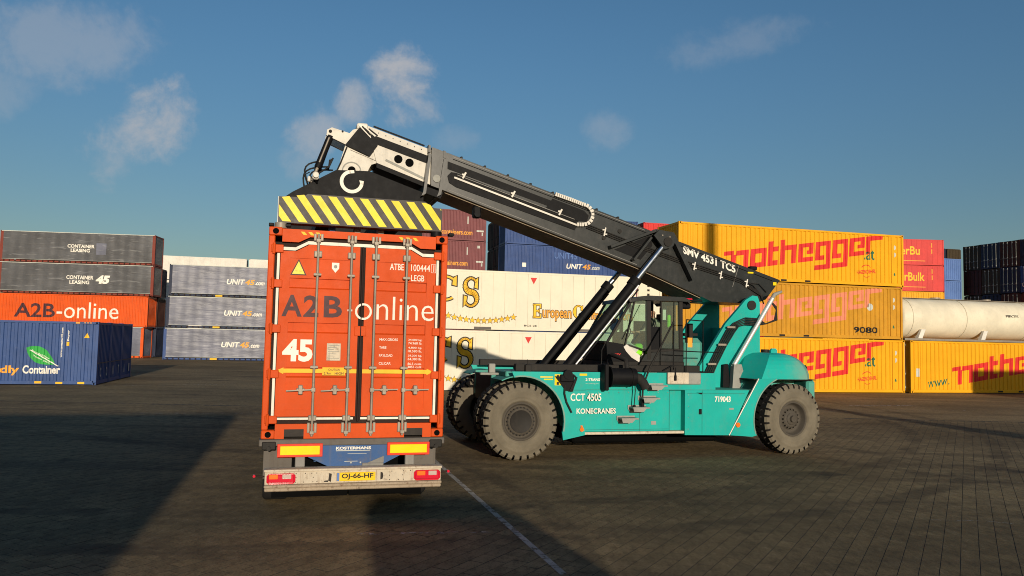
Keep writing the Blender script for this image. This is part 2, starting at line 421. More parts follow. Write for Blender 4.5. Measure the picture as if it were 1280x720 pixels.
def ring2d(cx, cz, r, w, n=24, a0=0, a1=360):
    q = []
    for k in range(n):
        a = radians(a0 + (a1 - a0) * k / n); b = radians(a0 + (a1 - a0) * (k + 1) / n)
        q.append(((cx + r * cos(a), cz + r * sin(a)), (cx + r * cos(b), cz + r * sin(b)), (cx + (r - w) * cos(b), cz + (r - w) * sin(b)), (cx + (r - w) * cos(a), cz + (r - w) * sin(a))))
    return q

# ------------------------------------------------------------------ ground
gm = MB(); R_ = 2500
# fine near the yard, one sheet to the horizon
gm.add([(-R_, -R_, -.006), (R_, -R_, -.006), (R_, R_, -.006), (-R_, R_, -.006)], [(0, 1, 2, 3)])
ground = gm.build('ground', 'ground', kind='structure')
# the paved yard: a real layer of blocks; long joints run 30 degrees right of the view
TH = radians(60); PD = Vector((cos(TH), sin(TH), 0)); PN = Vector((sin(TH), -cos(TH), 0))
BW, BL, JT = .20, .30, .0058
def block_geo():          # top face first, then four flanks coloured dark as shade in the joints
    hx, hy = BL / 2 - JT / 2, BW / 2 - JT / 2; c = .0012
    v = [(sx * hx, sy * hy, -.0038) for sx, sy in ((-1, -1), (1, -1), (1, 1), (-1, 1))] + [(sx * (hx - c), sy * (hy - c), 0) for sx, sy in ((-1, -1), (1, -1), (1, 1), (-1, 1))]
    return v, [(4, 5, 6, 7), (0, 1, 5, 4), (1, 2, 6, 5), (2, 3, 7, 6), (3, 0, 4, 7)]
bv, bf = block_geo()
slots = []
rng = random.Random(3)
for i in range(-170, 260):
    for j in range(-70, 170):
        a = (j + (.5 if i % 2 else 0)) * BL; b_ = i * BW
        p = PD * a + PN * b_
        if p.y < 6.6 or p.y > 27.5: continue
        if abs(p.x) > p.y * .70 + 1.2: continue
        slots.append((p.x, p.y))
Rm = Matrix.Rotation(TH, 3, 'Z')
paving = thing('pavement', 'x', 'x'); del paving['label']; del paving['category']; paving['kind'] = 'structure'
# the nearest sunlit ones at the lower right are blocks of their own
slots.sort(key=lambda q: (q[1] if (q[0] > -.4 and q[0] < q[1] * .64 and q[1] > 9.6) else 99 + q[1]))
single = MB(); single.add(bv, bf[:1], 0); single.add(bv, bf[1:], 1); sme = single.mesh('paving_block', ['block', 'joint'])
for k, (x, y) in enumerate(slots[:290]):
    reuse('paving_block', sme, paving, (x, y, rng.uniform(-.002, .001)), (rng.gauss(0, .0018), rng.gauss(0, .0018), TH))
rest = MB()
for x, y in slots[290:]:
    dz = rng.uniform(-.002, .001); t1, t2 = rng.gauss(0, .002), rng.gauss(0, .002)
    vs = []
    for v in bv:
        q = Rm @ Vector(v); vs.append((q.x + x, q.y + y, q.z + dz + v[0] * t1 + v[1] * t2))
    o_ = len(rest.v); rest.v += vs
    for q_, f in enumerate(bf): rest.f.append(tuple(i + o_ for i in f)); rest.mi.append(0 if q_ == 0 else 1); rest.sm.append(False)
o = rest.build('paving_blocks', ['block', 'joint'], paving, kind='stuff')
jn = MB(); jn.add([(-7, 6.4, -.0035), (7, 6.4, -.0035), (21, 27.7, -.0035), (-21, 27.7, -.0035)], [(0, 1, 2, 3)]); jn.build('joint_sand', 'joint', paving)

def decal(name, pts, mat, z=.0045, label=None):
    mb = MB(); mb.add([(x, y, z) for x, y in pts], [tuple(range(len(pts)))]); return mb.build(name, mat, paving)
U15 = Vector((cos(radians(15)), sin(radians(15)), 0)); V15 = Vector((-sin(radians(15)), cos(radians(15)), 0))
def strip(name, p, q, w, mat, z=.0045):
    p, q = Vector((*p, 0)), Vector((*q, 0)); d = (q - p).normalized(); s_ = Vector((-d.y, d.x, 0)) * w / 2
    return decal(name, [(v.x, v.y) for v in (p - s_, q - s_, q + s_, p + s_)], mat, z)
strip('line_marking', (-2.1, 18.4), (.62, 8.6), .085, 'road_paint')
strip('line_marking', (-1.9, 10.15), (.05, 10.42), .09, 'chalk')
strip('line_marking', (5.5, 28.3), (13, 30.4), .12, 'chalk', -.002)
strip('line_marking', (9.3, 30.5), (18.6, 32.3), .10, 'chalk', -.002)
strip('line_marking', (14.3, 33.5), (17.5, 34.4), .45, 'chalk', -.002)
strip('line_marking', (-11.5, 24.3), (-7.5, 25.2), .10, 'chalk', .005)
strip('line_marking', (-24, 32.4), (-11, 41), .14, 'chalk', -.002)
arc = MB()
for k in range(20):
    a = radians(200 + 8 * k); b_ = radians(208 + 8 * k)
    arc.add([(7.35 + r * 1.0 * cos(t), 11.75 + r * .55 * sin(t), .005) for r, t in ((.42, a), (.42, b_), (.37, b_), (.37, a))], [(0, 1, 2, 3)])
arc.add([(6.1, 11.62, .005), (6.95, 11.66, .005), (6.95, 11.70, .005), (6.1, 11.66, .005)], [(0, 1, 2, 3)])
arc.add([(7.75, 11.62, .005), (8.6, 11.72, .005), (8.6, 11.76, .005), (7.75, 11.66, .005)], [(0, 1, 2, 3)])
arc.build('line_marking', 'chalk', paving)

# ------------------------------------------------------------------ shipping containers
PER = .278
def corr_y(x, dep=.040):
    t = (x % PER) / PER
    if t < .40: return 0.0
    if t < .50: return dep * (t - .40) / .10
    if t < .90: return dep
    return dep * (1 - (t - .90) / .10)
def corr_breaks(x0, x1):
    out = []; k = math.floor(x0 / PER)
    while k * PER < x1:
        for t in (0, .40, .50, .90):
            x = (k + t) * PER
            if x0 + 1e-4 < x < x1 - 1e-4: out.append(x)
        k += 1
    return out
def corr_wall(mb, x0, x1, z0, z1, ybase, sign=1, mi=0):
    xs = [x0] + corr_breaks(x0, x1) + [x1]
    vs = []; 
    for x in xs: vs += [(x, ybase + sign * corr_y(x), z0), (x, ybase + sign * corr_y(x), z1)]
    fs = [(2 * i, 2 * i + 2, 2 * i + 3, 2 * i + 1) for i in range(len(xs) - 1)]
    if sign < 0: fs = [f[::-1] for f in fs]
    mb.add(vs, fs, mi)
def endwall(mb, xpos, W_, z0, z1, side, mi=0):          # corrugated end, vertical ribs; side -1 at x=0, +1 at x=L
    ys = [.1] + corr_breaks(.1, W_ - .1) + [W_ - .1]
    vs = []
    for y in ys: vs += [(xpos - side * (.03 + corr_y(y)), y, z0), (xpos - side * (.03 + corr_y(y)), y, z1)]
    fs = [(2 * i, 2 * i + 2, 2 * i + 3, 2 * i + 1) for i in range(len(ys) - 1)]
    if side < 0: fs = [f[::-1] for f in fs]
    mb.add(vs, fs, mi)
castings = {}
def casting_mesh(fm):
    if fm in castings: return castings[fm]
    mb = MB(); mb.bbox(0, 0, 0, .178, .162, .118, .012)
    mb.prism(disc2d(.09, .059, .042, 10), -.004, .001, 'y'); mb.mi[-12:] = [1] * 12
    castings[fm] = mb.mesh('corner_casting', [fm, 'hole_black']); return castings[fm]
GAPW = .022
def container(label, loc, yaw, L=13.716, H=2.896, W_=2.5, style='corr', wall='yellow_paint', frame=None, left='corr', right='corr', p40=True, group=None, base_z=0.0, cat='container', roof=None, cast=True, slot=True):
    frame = frame or wall; roof = roof or wall
    t = thing('shipping_container', label, cat, (loc[0], loc[1], base_z), radians(yaw), group)
    t['group'] = group or 'shipping containers stacked in the yard'
    f = MB(); rb, rt_ = .16, .10
    for x in (0, L - .13):
        for y in (0, W_ - .13): f.bbox(x, y, .118, x + .13, y + .13, H - .118, .012)
    fr = f.build('corner_post', frame, t)
    b_ = MB()
    for y in (0.012, W_ - .092): b_.bbox(.16, y, .03, L - .16, y + .08, .03 + rb, .006)
    for x in (0.012, L - .092): b_.box(x, .16, .03, x + .08, W_ - .16, .03 + rb)
    b_.build('bottom_rail', frame, t)
    b_ = MB()
    for y in (0.012, W_ - .072): b_.bbox(.17, y, H - .115, L - .17, y + .06, H - .015, .006)
    for x in (0.012, L - .092): b_.box(x, .165, H - .13, x + .08, W_ - .165, H - .02)
    b_.build('top_rail', frame, t)
    if cast:
        cm = casting_mesh(frame)
        for x, sx in ((0, 1), (L, -1)):
            for y, ry in ((0, 1), (W_, -1)):
                for z in (0, H - .118):
                    o = reuse('corner_casting', cm, t, (x, y, z)); o.scale = (sx, ry, 1)
    z0, z1 = .19, H - .115
    if style == 'corr':
        for k, (yb, sg) in enumerate(((.03, 1), (W_ - .03, -1))):
            w_ = MB()
            if p40 and L > 13:
                corr_wall(w_, .13, .66, z0, z1, yb, sg); corr_wall(w_, .80, L - .80, z0, z1, yb, sg); corr_wall(w_, L - .66, L - .13, z0, z1, yb, sg)
                yy = (.008, .075) if sg > 0 else (W_ - .075, W_ - .008)
                w_.build('side_wall', wall, t)
                p_ = MB(); 
                for xx in (.66, L - .80): p_.bbox(xx, yy[0], z0 - .001, xx + .14, yy[1], z1, .008)
                p_.build('side_post', frame, t)
            else:
                corr_wall(w_, .13, L - .13, z0, z1, yb, sg); w_.build('side_wall', wall, t)
    elif style == 'curtain':
        for yb, sg in ((.0, 1), (W_, -1)):
            w_ = MB(); nx, nz = 60, 10; r_ = random.Random(int(loc[0] * 10) + int(base_z * 7))
            vs = []
            for i in range(nx + 1):
                for j in range(nz + 1):
                    x = .26 + (L - .52) * i / nx; z = .27 + (H - .35) * j / nz
                    d = .012 * sin(i * 1.57 + r_.random()) + .010 * sin(j * 2.0 + i * .35) + r_.uniform(-.006, .006)
                    vs.append((x, yb + sg * (-.012 + d), z))
            fs = [(i * (nz + 1) + j, (i + 1) * (nz + 1) + j, (i + 1) * (nz + 1) + j + 1, i * (nz + 1) + j + 1) for i in range(nx) for j in range(nz)]
            if sg < 0: fs = [q[::-1] for q in fs]
            w_.add(vs, fs, 0, True); w_.build('tarpaulin', wall, t)
        s_ = MB()
        for k in range(28): s_.box(.35 + k * (L - .7) / 27, -.012, .05, .47 + k * (L - .7) / 27, .008, .17)
        ep = MB()
        for xx in (.003, L - .263): ep.bbox(xx, -.02, .12, xx + .26, -.002, H - .12, .006)
        ep.build('end_post', frame, t)
        s_.build('strap_buckles', 'seal_black', t)
        tr = MB(); tr.box(.1, -.035, H - .075, L - .1, -.01, H - .015); tr.build('curtain_rail', 'print_pale', t)
        br = MB(); br.box(.24, -.034, .25, L - .24, -.022, .275); br.build('curtain_hem', 'print_pale', t)
    else:
        for yb, sg in ((.022, 1), (W_ - .022, -1)):
            n = 23
            for i in range(n):
                xa = .13 + (L - .26) * i / n; xb = .13 + (L - .26) * (i + 1) / n
                w_ = MB(); ya = yb - sg * (.003 if i % 2 else .0)
                w_.box(xa + .006, min(ya, ya + sg * .02), z0, xb - .006, max(ya, ya + sg * .02), z1)
                w_.build('side_panel', wall, t)
            w_ = MB(); w_.box(.13, yb + sg * .022, z0, L - .13, yb + sg * .03, z1); w_.build('wall_core', roof, t)
    for side, kind, xx in ((-1, left, 0), (1, right, L)):
        e = MB()
        if kind == 'none': continue
        if kind == 'corr': endwall(e, xx, W_, z0, z1, side); e.build('end_wall', wall, t)
        else:   # doors with lock rods
            xa = xx - side * .05
            e.box(xa - .02, .13, z0, xa + .02, W_ / 2 - .01, z1); e.build('door', wall, t)
            e2 = MB(); e2.box(xa - .02, W_ / 2 + .01, z0, xa + .02, W_ - .13, z1); e2.build('door', wall, t)
            for y in (.45, .95, W_ - .95, W_ - .45):
                r_ = MB(); xr = xx + side * .0; r_.cyl((xr, y, .12), (xr, y, H - .1), .022, n=6)
                for z in (.25, H - .3, 1.0): r_.box(xr - .03, y - .05, z, xr + .03, y + .05, z + .1)
                r_.build('lock_rod', 'print_pale' if kind == 'door' else 'dark_metal', t)
            h_ = MB()
            for y in (.5, 1.0, W_ - .9, W_ - .4): h_.box(xx - .01 + side * .03, y, .95, xx + .01 + side * .03, y + .35, .98)
            h_.build('door_handle', 'galvanised' if kind == 'door' else 'dark_metal', t)
    rf = MB(); rf.box(.09, .08, H - .05, L - .09, W_ - .08, H - .028)
    for k in range(int(L / .42)): rf.box(.3 + k * .42, .14, H - .028, .5 + k * .42, W_ - .14, H - .012)
    rf.build('roof', roof, t)
    fl = MB(); fl.box(.1, .1, .10, L - .1, W_ - .1, .16); fl.build('floor', 'dark_metal', t)
    if slot and style == 'corr':
        s_ = MB(); s_.box(L / 2 - .9, .006, .055, L / 2 - .56, .0115, .15); s_.box(L / 2 + .56, .006, .055, L / 2 + .9, .0115, .15); s_.build('fork_pocket', 'print_black', t)
    return t
def big_word(x0, z0, slope, xh, width, www=False):
    s = .27
    G = {  # rects in units of x-height; (advance, rects)
     'n': (1.45, [(0, .80, .55, 1.02), (.40, 0, .40 + s, .80), (.40 + s, .74, 1.36, 1.0), (1.36 - s, 0, 1.36, .74)]),
     'o': (.98, [(0, 0, s, 1), (s, 0, .88 - s, s * .95), (s, 1 - s, .88 - s, 1), (.88 - s, 0, .88, 1)]),
     't': (.66, [(0, 0, s, 1.30), (s, 0, .56, s), (s, .74, .56, 1)]),
     'h': (1.02, [(0, 0, s, 1.32), (s, .74, .92 - s, 1), (.92 - s, 0, .92, 1)]),
     'e': (.98, [(0, 0, s, 1), (s, 0, .88, s * .9), (s, .78, .88, 1), (.88 - s * .95, .40, .88, .78), (.48, .40, .88 - s * .95, .60)]),
     'g': (1.00, [(0, 0, s, 1), (s, 0, .52, s * .9), (s, .76, .90 - s, 1), (.90 - s, -.26, .90, 1), (.0, -.52, .90, -.26)]),
     'r': (.95, [(0, 0, s, .74), (0, .74, 1.0, 1)])}
    rects = []; x = 0
    for ch in 'nothegger':
        adv, rs = G[ch]
        for r in rs: rects.append((x + r[0], r[1], x + r[2], r[3]))
        x += adv
    k = width / x
    out = []
    for a, b_, c, d in rects:
        q = []
        for X, Z in ((a, b_), (c, b_), (c, d), (a, d)):
            X2 = X * k; q.append((x0 + X2 + Z * xh * .06, z0 + Z * xh + slope * X2))
        out.append(tuple(q))
    return rects2d(out)
def seal_print(t, x, z, mat, br):
    print_on('lettering', rects2d(ring2d(x, z + .02, .36, .04, 12, 35, 145)), mat, t, .03, breaks=br, wall=corr_y)
    print_on('lettering', rects2d(ring2d(x, z - .05, .28, .03, 10, 225, 315)), mat, t, .03, breaks=br, wall=corr_y)
    vf = fit(text2d('HASENOEHRL', .02), x - .62, z - .12, x + .62, z + .10)
    vf = ([(a, b_ + (a - x) * .09) for a, b_ in vf[0]], vf[1])
    print_on('lettering', vf, mat, t, .03, breaks=br, wall=corr_y)
GAP = .012
H_ = 2.896
def lvl(n, H=H_): return n * (H + GAP)

# --- yellow stack
YP = Vector((8.45, 39.95, 0)); ylab = ['bright yellow container with large red lettering, bottom of the tall yellow stack',
  'dull ochre container with faded pink lettering, middle of the tall yellow stack', 'bright yellow container with large red lettering, top of the tall yellow stack']
for k in range(3):
    w_ = 'yellow_faded' if k == 1 else 'yellow_paint'
    sh = -.10 if k == 1 else 0
    t = container(ylab[k], (YP + U15 * sh)[:2], 15, wall=w_, base_z=lvl(k), left='corr', right='door')
    br = corr_breaks(0, 13.72)
    print_on('lettering', big_word(2.55, .42, .147, 1.0, 9.75), 'print_pink' if k == 1 else 'print_red', t, .03, breaks=br, wall=corr_y)
    if k != 1:
        vf = fit(text2d('.at', .01), 11.15, 1.42, 11.85, 1.98); print_on('lettering', vf, 'print_dkgreen', t, .03, breaks=br, wall=corr_y)
        seal_print(t, 11.3, .78, 'print_red', br)
    else:
        print_on('lettering', fit(text2d('9080', .03), 10.55, .32, 12.1, .66), 'dark_metal', t, .03, breaks=br, wall=corr_y)
        print_on('lettering', rects2d([disc2d(11.6, 1.75, .2)]), 'print_pale', t, .03, breaks=br, wall=corr_y)
    for z in (1.9, 2.3): print_on('lettering', rects2d([(13.1, z - .25, 13.16, z), (13.2, z - .2, 13.26, z - .02)]), 'print_pale', t, .03, breaks=br, wall=corr_y)
    tri = [(13.02, .62), (13.22, .62), (13.12, .80)]
    print_on('warning_sign', rects2d([tri]), 'print_dkgreen', t, .03, breaks=br, wall=corr_y)

# --- right yellow container with a tank container standing on it
YR = YP + U15 * 14.1
t = container('yellow container with large red lettering under the long cream tank', YR[:2], 15, wall='yellow_paint', left='door', right='corr')
br = corr_breaks(0, 13.72)
print_on('lettering', big_word(2.75, .40, .147, 1.0, 9.75), 'print_red', t, .03, breaks=br, wall=corr_y)
vf = fit(text2d('www.', .0), 1.15, .28, 2.6, .62); vf = ([(a, b_ + (a - 1.15) * .14) for a, b_ in vf[0]], vf[1])
print_on('lettering', vf, 'print_dkgreen', t, .03, breaks=br, wall=corr_y)
print_on('lettering', rects2d([(.38, .9, .60, 1.35)]), 'print_pale', t, .03, breaks=br, wall=corr_y)
t = thing('tank_container', 'long cream tank container lying on the yellow container at the right', 'container', (*(YR + U15 * -.35)[:2], lvl(1)), radians(15))
tk = MB(); L_ = 14.0; r_ = 1.13
prof = [(0.05, .0), (.6, .01), (.95, .04), (1.08, .10), (r_, .25)] + [(r_, .25 + k * (L_ - .5) / 12) for k in range(1, 13)] + [(1.08, L_ - .10), (.95, L_ - .04), (.6, L_ - .01), (.05, L_)]
tk.lathe(prof, 0, 0, 40); tk.v = [(y, 1.25 + x, 1.26 + z) for x, y, z in tk.v]; tk.f = [f[::-1] for f in tk.f]
tk.build('tank', 'tank_cream', t)
b_ = MB()
for x in (.7, 4.35, 8.9, L_ - .7): b_.tube([(x, 1.25 + (r_ + .012) * cos(a * pi / 18), 1.26 + (r_ + .012) * sin(a * pi / 18)) for a in range(37)], .022, 6, cap=False)
b_.build('tank_band', 'tank_cream', t)
b_ = MB()
for y in (.02, 2.38): b_.box(0, y, .0, L_, y + .1, .12)
for x in (0, L_ - .12): b_.box(x, .125, .003, x + .12, 2.375, .115)
b_.build('frame', 'galvanised', t)
for x in (.9, 5.2, 9.6, 13.0):
    s_ = MB()
    for yy, y2 in ((.03, .28), (2.47, 2.22)):
        s_.add([(x, yy, .121), (x + .28, yy, .121), (x + .62, y2 - .12 if yy < 1 else y2 + .12, .62), (x + .34, y2 - .12 if yy < 1 else y2 + .12, .62),
                (x, y2, .121), (x + .28, y2, .121), (x + .62, y2, .62), (x + .34, y2, .62)], [(0, 1, 2, 3), (7, 6, 5, 4), (0, 4, 5, 1), (1, 5, 6, 2), (2, 6, 7, 3), (3, 7, 4, 0)])
    s_.build('saddle', 'white_paint', t)
w_ = MB(); w_.box(.6, 1.0, 2.405, L_ - .6, 1.5, 2.43); w_.build('walkway', 'galvanised', t)
for x in (3.2, 6.8, 10.4):
    h_ = MB(); h_.cyl((x, 1.25, 2.431), (x, 1.25, 2.5), .28, n=16); h_.build('manhole_cover', 'galvanised', t)
vf = fit(text2d('PIECES', .01), 7.1, 1.42, 8.0, 1.58)
print_on('lettering', vf, 'print_black', t, .0, gap=0, breaks=None, wall=lambda x: 1.25 - sqrt(r_ ** 2 - .24 ** 2) - .012)

# --- cream stack behind the machine
EP = Vector((-5.55, 36.80, 0))
elab = ['cream container with black outlined yellow letters, lower of the cream pair', 'cream container with black outlined yellow letters, upper of the cream pair']
def serif(ch, x, z, w, h, o):
    # chunky roman capitals as rectangles, o = outline growth
    s = w * .27; R = []
    if ch == 'E': R = [(x + .04 * w, z, x + .04 * w + s, z + h), (x, z, x + w * .92, z + h * .10), (x, z + h * .90, x + w * .92, z + h), (x + .3 * w, z + h * .46, x + .7 * w, z + h * .55), (x + .80 * w, z + .1 * h, x + .92 * w, z + .3 * h), (x + .80 * w, z + .7 * h, x + .92 * w, z + .9 * h), (x + .64 * w, z + .37 * h, x + .72 * w, z + .64 * h)]
    out = [(a - o, b_ - o, c + o, d + o) for a, b_, c, d in R]
    return out
def big_c(x, z, w, h, o):
    q = []; n = 22
    for k in range(n):
        for_ = []
        a = radians(52 + (308 - 52) * k / n); b2 = radians(52 + (308 - 52) * (k + 1) / n)
        th = lambda t: .10 + .20 * max(0, cos(t - pi)) 
        cx, cz = x + w * .5, z + h * .5
        def pt(t, inner):
            if inner: return (cx + (w * .5 * (1 - 2 * th(t)) - o) * cos(t) + (0), cz + (h * .5 * (1 - 2 * .075) - o) * sin(t))
            return (cx + (w * .5 + o) * cos(t), cz + (h * .5 + o) * sin(t))
        q.append((pt(a, 0), pt(b2, 0), pt(b2, 1), pt(a, 1)))
    q.append(((x + w * .76 - o, z + h * .64 - o), (x + w * .92 + o, z + h * .60 - o), (x + w * .92 + o, z + h * 1.0 + o), (x + w * .78 - o, z + h * .9 + o)))
    return q
def big_s(x, z, w, h, o):
    q = []; n = 26
    pts = []
    for k in range(n + 1):
        t = k / n
        if t < .5: a = radians(30 + 240 * (t / .5)); c = (x + w * .5, z + h * .735); rr = (w * .36, h * .235)
        else: a = radians(90 - 240 * ((t - .5) / .5)); c = (x + w * .5, z + h * .265); rr = (w * .38, h * .235)
        pts.append((c[0] + rr[0] * cos(a), c[1] + rr[1] * sin(a)))
    for k in range(n):
        (ax, az_), (bx, bz) = pts[k], pts[k + 1]
        t = (k + .5) / n; wd = w * (.055 + .11 * math.exp(-((t - .5) / .2) ** 2)) + o
        dx, dz = bx - ax, bz - az_; l = hypot(dx, dz) or 1; nx, nz = -dz / l * wd, dx / l * wd
        ex_, ez_ = dx * .35, dz * .35; q.append(((ax + nx - ex_, az_ + nz - ez_), (bx + nx + ex_, bz + nz + ez_), (bx - nx + ex_, bz - nz + ez_), (ax - nx - ex_, az_ - nz - ez_)))
    q.append(((x + w * .72 - o, z + h * .66 - o), (x + w * .92 + o, z + h * .62 - o), (x + w * .94 + o, z + h * 1.0 + o), (x + w * .8 - o, z + h * .92 + o)))
    q.append(((x + w * .06 - o, z - o), (x + w * .2 + o, z + h * .1), (x + w * .26 + o, z + h * .34 + o), (x + w * .06 - o, z + h * .38 + o)))
    return q
for k in range(2):
    t = container(elab[k], (EP - U15 * (.0 if k else .22))[:2], 15, wall='ecs_cream', style='flat', base_z=lvl(k), roof='ecs_cream')
    y = .016
    for o_, mt_, gp in ((.055, 'print_black', .004), (0, 'print_yellow', .008)):
        print_on('lettering', rects2d(serif('E', .35, 1.38, 1.15, 1.2, o_)), mt_, t, y, gp)
        print_on('lettering', rects2d(big_c(1.85, 1.36, 1.25, 1.2, o_)), mt_, t, y, gp)
        print_on('lettering', rects2d(big_s(3.32, 1.10, .78, 1.42, o_)), mt_, t, y, gp)
        st = []
        for i in range(19):
            u = i / 18; sx = .6 + u * 5.25; sz = 1.55 - 1.12 * sin(pi * (u * .66 + .02) ** .9) if 0 else 1.45 - 1.0 * sin(pi * min(1, u * .68 + .03))
            st.append(tuple(star2d(sx, sz, .15 + o_ * .8)))
        print_on('lettering', rects2d(st), mt_, t, y, gp + .001)
        print_on('lettering', rects2d(serif('E', 6.85, .66, .44, .68, o_ * .55)), mt_, t, y, gp)
        print_on('lettering', rects2d(big_c(8.92, .70, .54, .64, o_ * .55)), mt_, t, y, gp)
    for txt, x0, x1 in (('uropean', 7.33, 8.83), ('ontainers', 9.52, 11.15), ('.com', 11.3, 12.1)):
        zz = (.52, 1.06) if 'p' in txt else (.66, 1.08) if 'o' == txt[0] else (.66, .98)
        print_on('lettering', fit(text2d(txt, .055), x0 - .02, zz[0] - .03, x1 + .02, zz[1] + .03), 'print_black', t, y, .004)
        print_on('lettering', fit(text2d(txt, .02), x0, zz[0], x1, zz[1]), 'print_orange', t, y, .008)
    print_on('lettering', rects2d([((6.68, 2.62), (6.85, 2.30), (7.02, 2.62))]), 'print_red', t, y, .005)
    print_on('lettering', fit(text2d('BCS 2E', .02), 6.4, .225, 7.05, .31), 'print_black', t, y, .006)
    for i in range(7): print_on('lettering', rects2d([(12.9, 2.4 - i * .22, 13.03, 2.5 - i * .22)]), 'print_black', t, y, .006)
    if k: print_on('rust_streak', rects2d([((12.1, 2.72), (12.5, 2.72), (12.38, 2.3), (12.32, 1.55), (12.26, 2.3))]), 'maroon_paint', t, y, .005)
    tb = MB(); tb.box(3.9, .003, .04, 4.75, .009, .16); tb.box(9.2, .003, .04, 10.0, .009, .16); tb.build('fork_pocket', 'rail_grey', t)

def com_text(t, parts, y, z, h, x, br=None, wall=None, shear=0.0):
    for txt, w_, mt_, hh in parts:
        print_on('lettering', fit(text2d(txt, .03), x, z, x + w_, z + h * hh, shear), mt_, t, y, .005, breaks=br, wall=wall); x += w_ + .08

# --- far row behind the cream stack: maroon, blue, red (five high, only the top shows)
FR = [((-15.8, 70.45), 'maroon_paint', 'maroon'), ((-.75, 74.9), 'blue_mid', 'blue'), ((13.1, 78.65), 'red_paint', 'orange red')]
hid = 0
for (x, y), mt_, nm in FR:
    for k in range(5):
        pos = {4: 'top', 3: 'second from the top', 2: 'middle', 1: 'second from the ground', 0: 'lowest'}[k]
        seen = ''
        t = container('%s container, %s of the far %s stack%s' % (nm, pos, nm, seen), (x, y), 15, wall=mt_, base_z=lvl(k), left='corr', right='corr', p40=False, cast=k > 2, slot=False)
        br = corr_breaks(0, 13.72)
        if nm == 'maroon' and k > 2:
            print_on('lettering', fit(text2d('www.seacocontainers.com', .02), 7.2, .55, 12.4 if k == 4 else 12.0, 1.0), 'print_orange', t, .03, .005, breaks=br, wall=corr_y)
            print_on('lettering', rects2d([(12.9, 2.25, 13.15, 2.5), (12.8, .9, 13.5, 1.05), (13.3, .55, 13.42, .85), (11.9, 1.6, 12.0, 2.3)]), 'print_pale', t, .03, .005, breaks=br, wall=corr_y)
        if nm == 'blue' and k > 2:
            print_on('lettering', rects2d([(1.75, 1.55 if k == 4 else .75, 2.15, 1.95 if k == 4 else 1.15)]), 'print_white', t, .03, .005, breaks=br, wall=corr_y)
            com_text(t, [('UNIT', 1.6, 'print_white', 1), ('45', .8, 'print_orange', 1), ('.com', .9, 'print_pale', .6)], .03, .75 if k == 3 else .5, .5, 6.2, br, corr_y, .2)
            if k == 3: print_on('lettering', fit(text2d('UNIT45', .0), 5.0, 1.7, 7.3, 2.3), 'blue_light', t, .03, .005, breaks=br, wall=corr_y)
for j, (mt_, nm) in enumerate((('dark_red', 'dark red'), ('dark_brown', 'dark brown'))):
    p = Vector((-.75, 74.9, 0)) + V15 * 2.62 * (j + 1) + U15 * .1
    for k in range(5):
        container('%s container end, level %s of the stack behind the blue one' % (nm, ['one', 'two', 'three', 'four', 'five'][k]), p[:2], 15, L=6.06, wall=mt_, base_z=lvl(k), left='dooR', cast=False, slot=False)

# --- red bulk pair, light blue pair, dark end wall on the right
RP = Vector((34.2, 86.6, 0))
for k in range(5):
    mt_ = 'red_paint' if k > 2 else 'yellow_paint'
    lab = {4: 'red container with yellow lettering, upper of the red pair behind the tank', 3: 'red container with yellow lettering, lower of the red pair behind the tank',
           2: 'yellow container carrying the red pair behind the tank'}.get(k, '%s yellow container hidden under the red pair' % ('lower' if k == 0 else 'middle'))
    t = container(lab, RP[:2], 2, wall=mt_, base_z=lvl(k), style='flat' if k > 2 else 'corr', cast=k > 1, slot=False, p40=False, roof=mt_)
    if k > 2:
        print_on('lettering', fit(text2d('InterBulk' if k == 3 else 'InterBu', .02), 7.6, 1.15, 11.5 if k == 3 else 11.0, 2.1), 'print_yellow', t, .014, .008)
        print_on('lettering', rects2d([(9.0, .45, 11.6, .52), (12.3, 2.0, 12.4, 2.5), (12.3, 1.3, 12.4, 1.8)]), 'print_orange', t, .014, .008)
for k in range(5):
    t = container('light blue container end, %s in the narrow stack beside the red pair' % ['lowest', 'second from the ground', 'middle', 'lower one in view', 'upper one in view'][k], (50.45 + 2.4 * cos(radians(15)), 91.6 + 2.4 * sin(radians(15))), 105, L=6.06, H=2.591, wall='blue_light', base_z=lvl(k, 2.591), left='corr', W_=2.44, p40=False, cast=k > 2, slot=False)
for k in range(6):
    for j, (mt_, nm) in enumerate((('dark_navy', 'navy'), ('dark_olive', 'olive'))):
        if k < 5 and j: pass
        container('%s container, level %s of the farthest dark stack' % (nm, ['one', 'two', 'three', 'four', 'five', 'six'][k]), (65.0 + j * 2.6, 117.5 + j * .7), 105, L=6.06, wall=mt_, base_z=lvl(k), left='corr', cast=False, slot=False)
DW = Vector((55.5, 85, 0))
cols = [(['dark_navy', 'blue_mid', 'dark_red', 'blue_mid', 'dark_navy'], 'nearest'), (['dark_brown', 'dark_navy', 'dark_brown', 'dark_navy', 'dark_brown'], 'second'),
        (['dark_navy', 'dark_red', 'dark_navy', 'dark_olive', 'dark_navy'], 'third'), (['dark_olive', 'dark_navy', 'dark_olive', 'dark_brown', 'dark_olive'], 'farthest')]
cname = {'dark_navy': 'navy', 'blue_mid': 'blue', 'dark_red': 'dark red', 'dark_brown': 'brown', 'dark_olive': 'olive brown'}
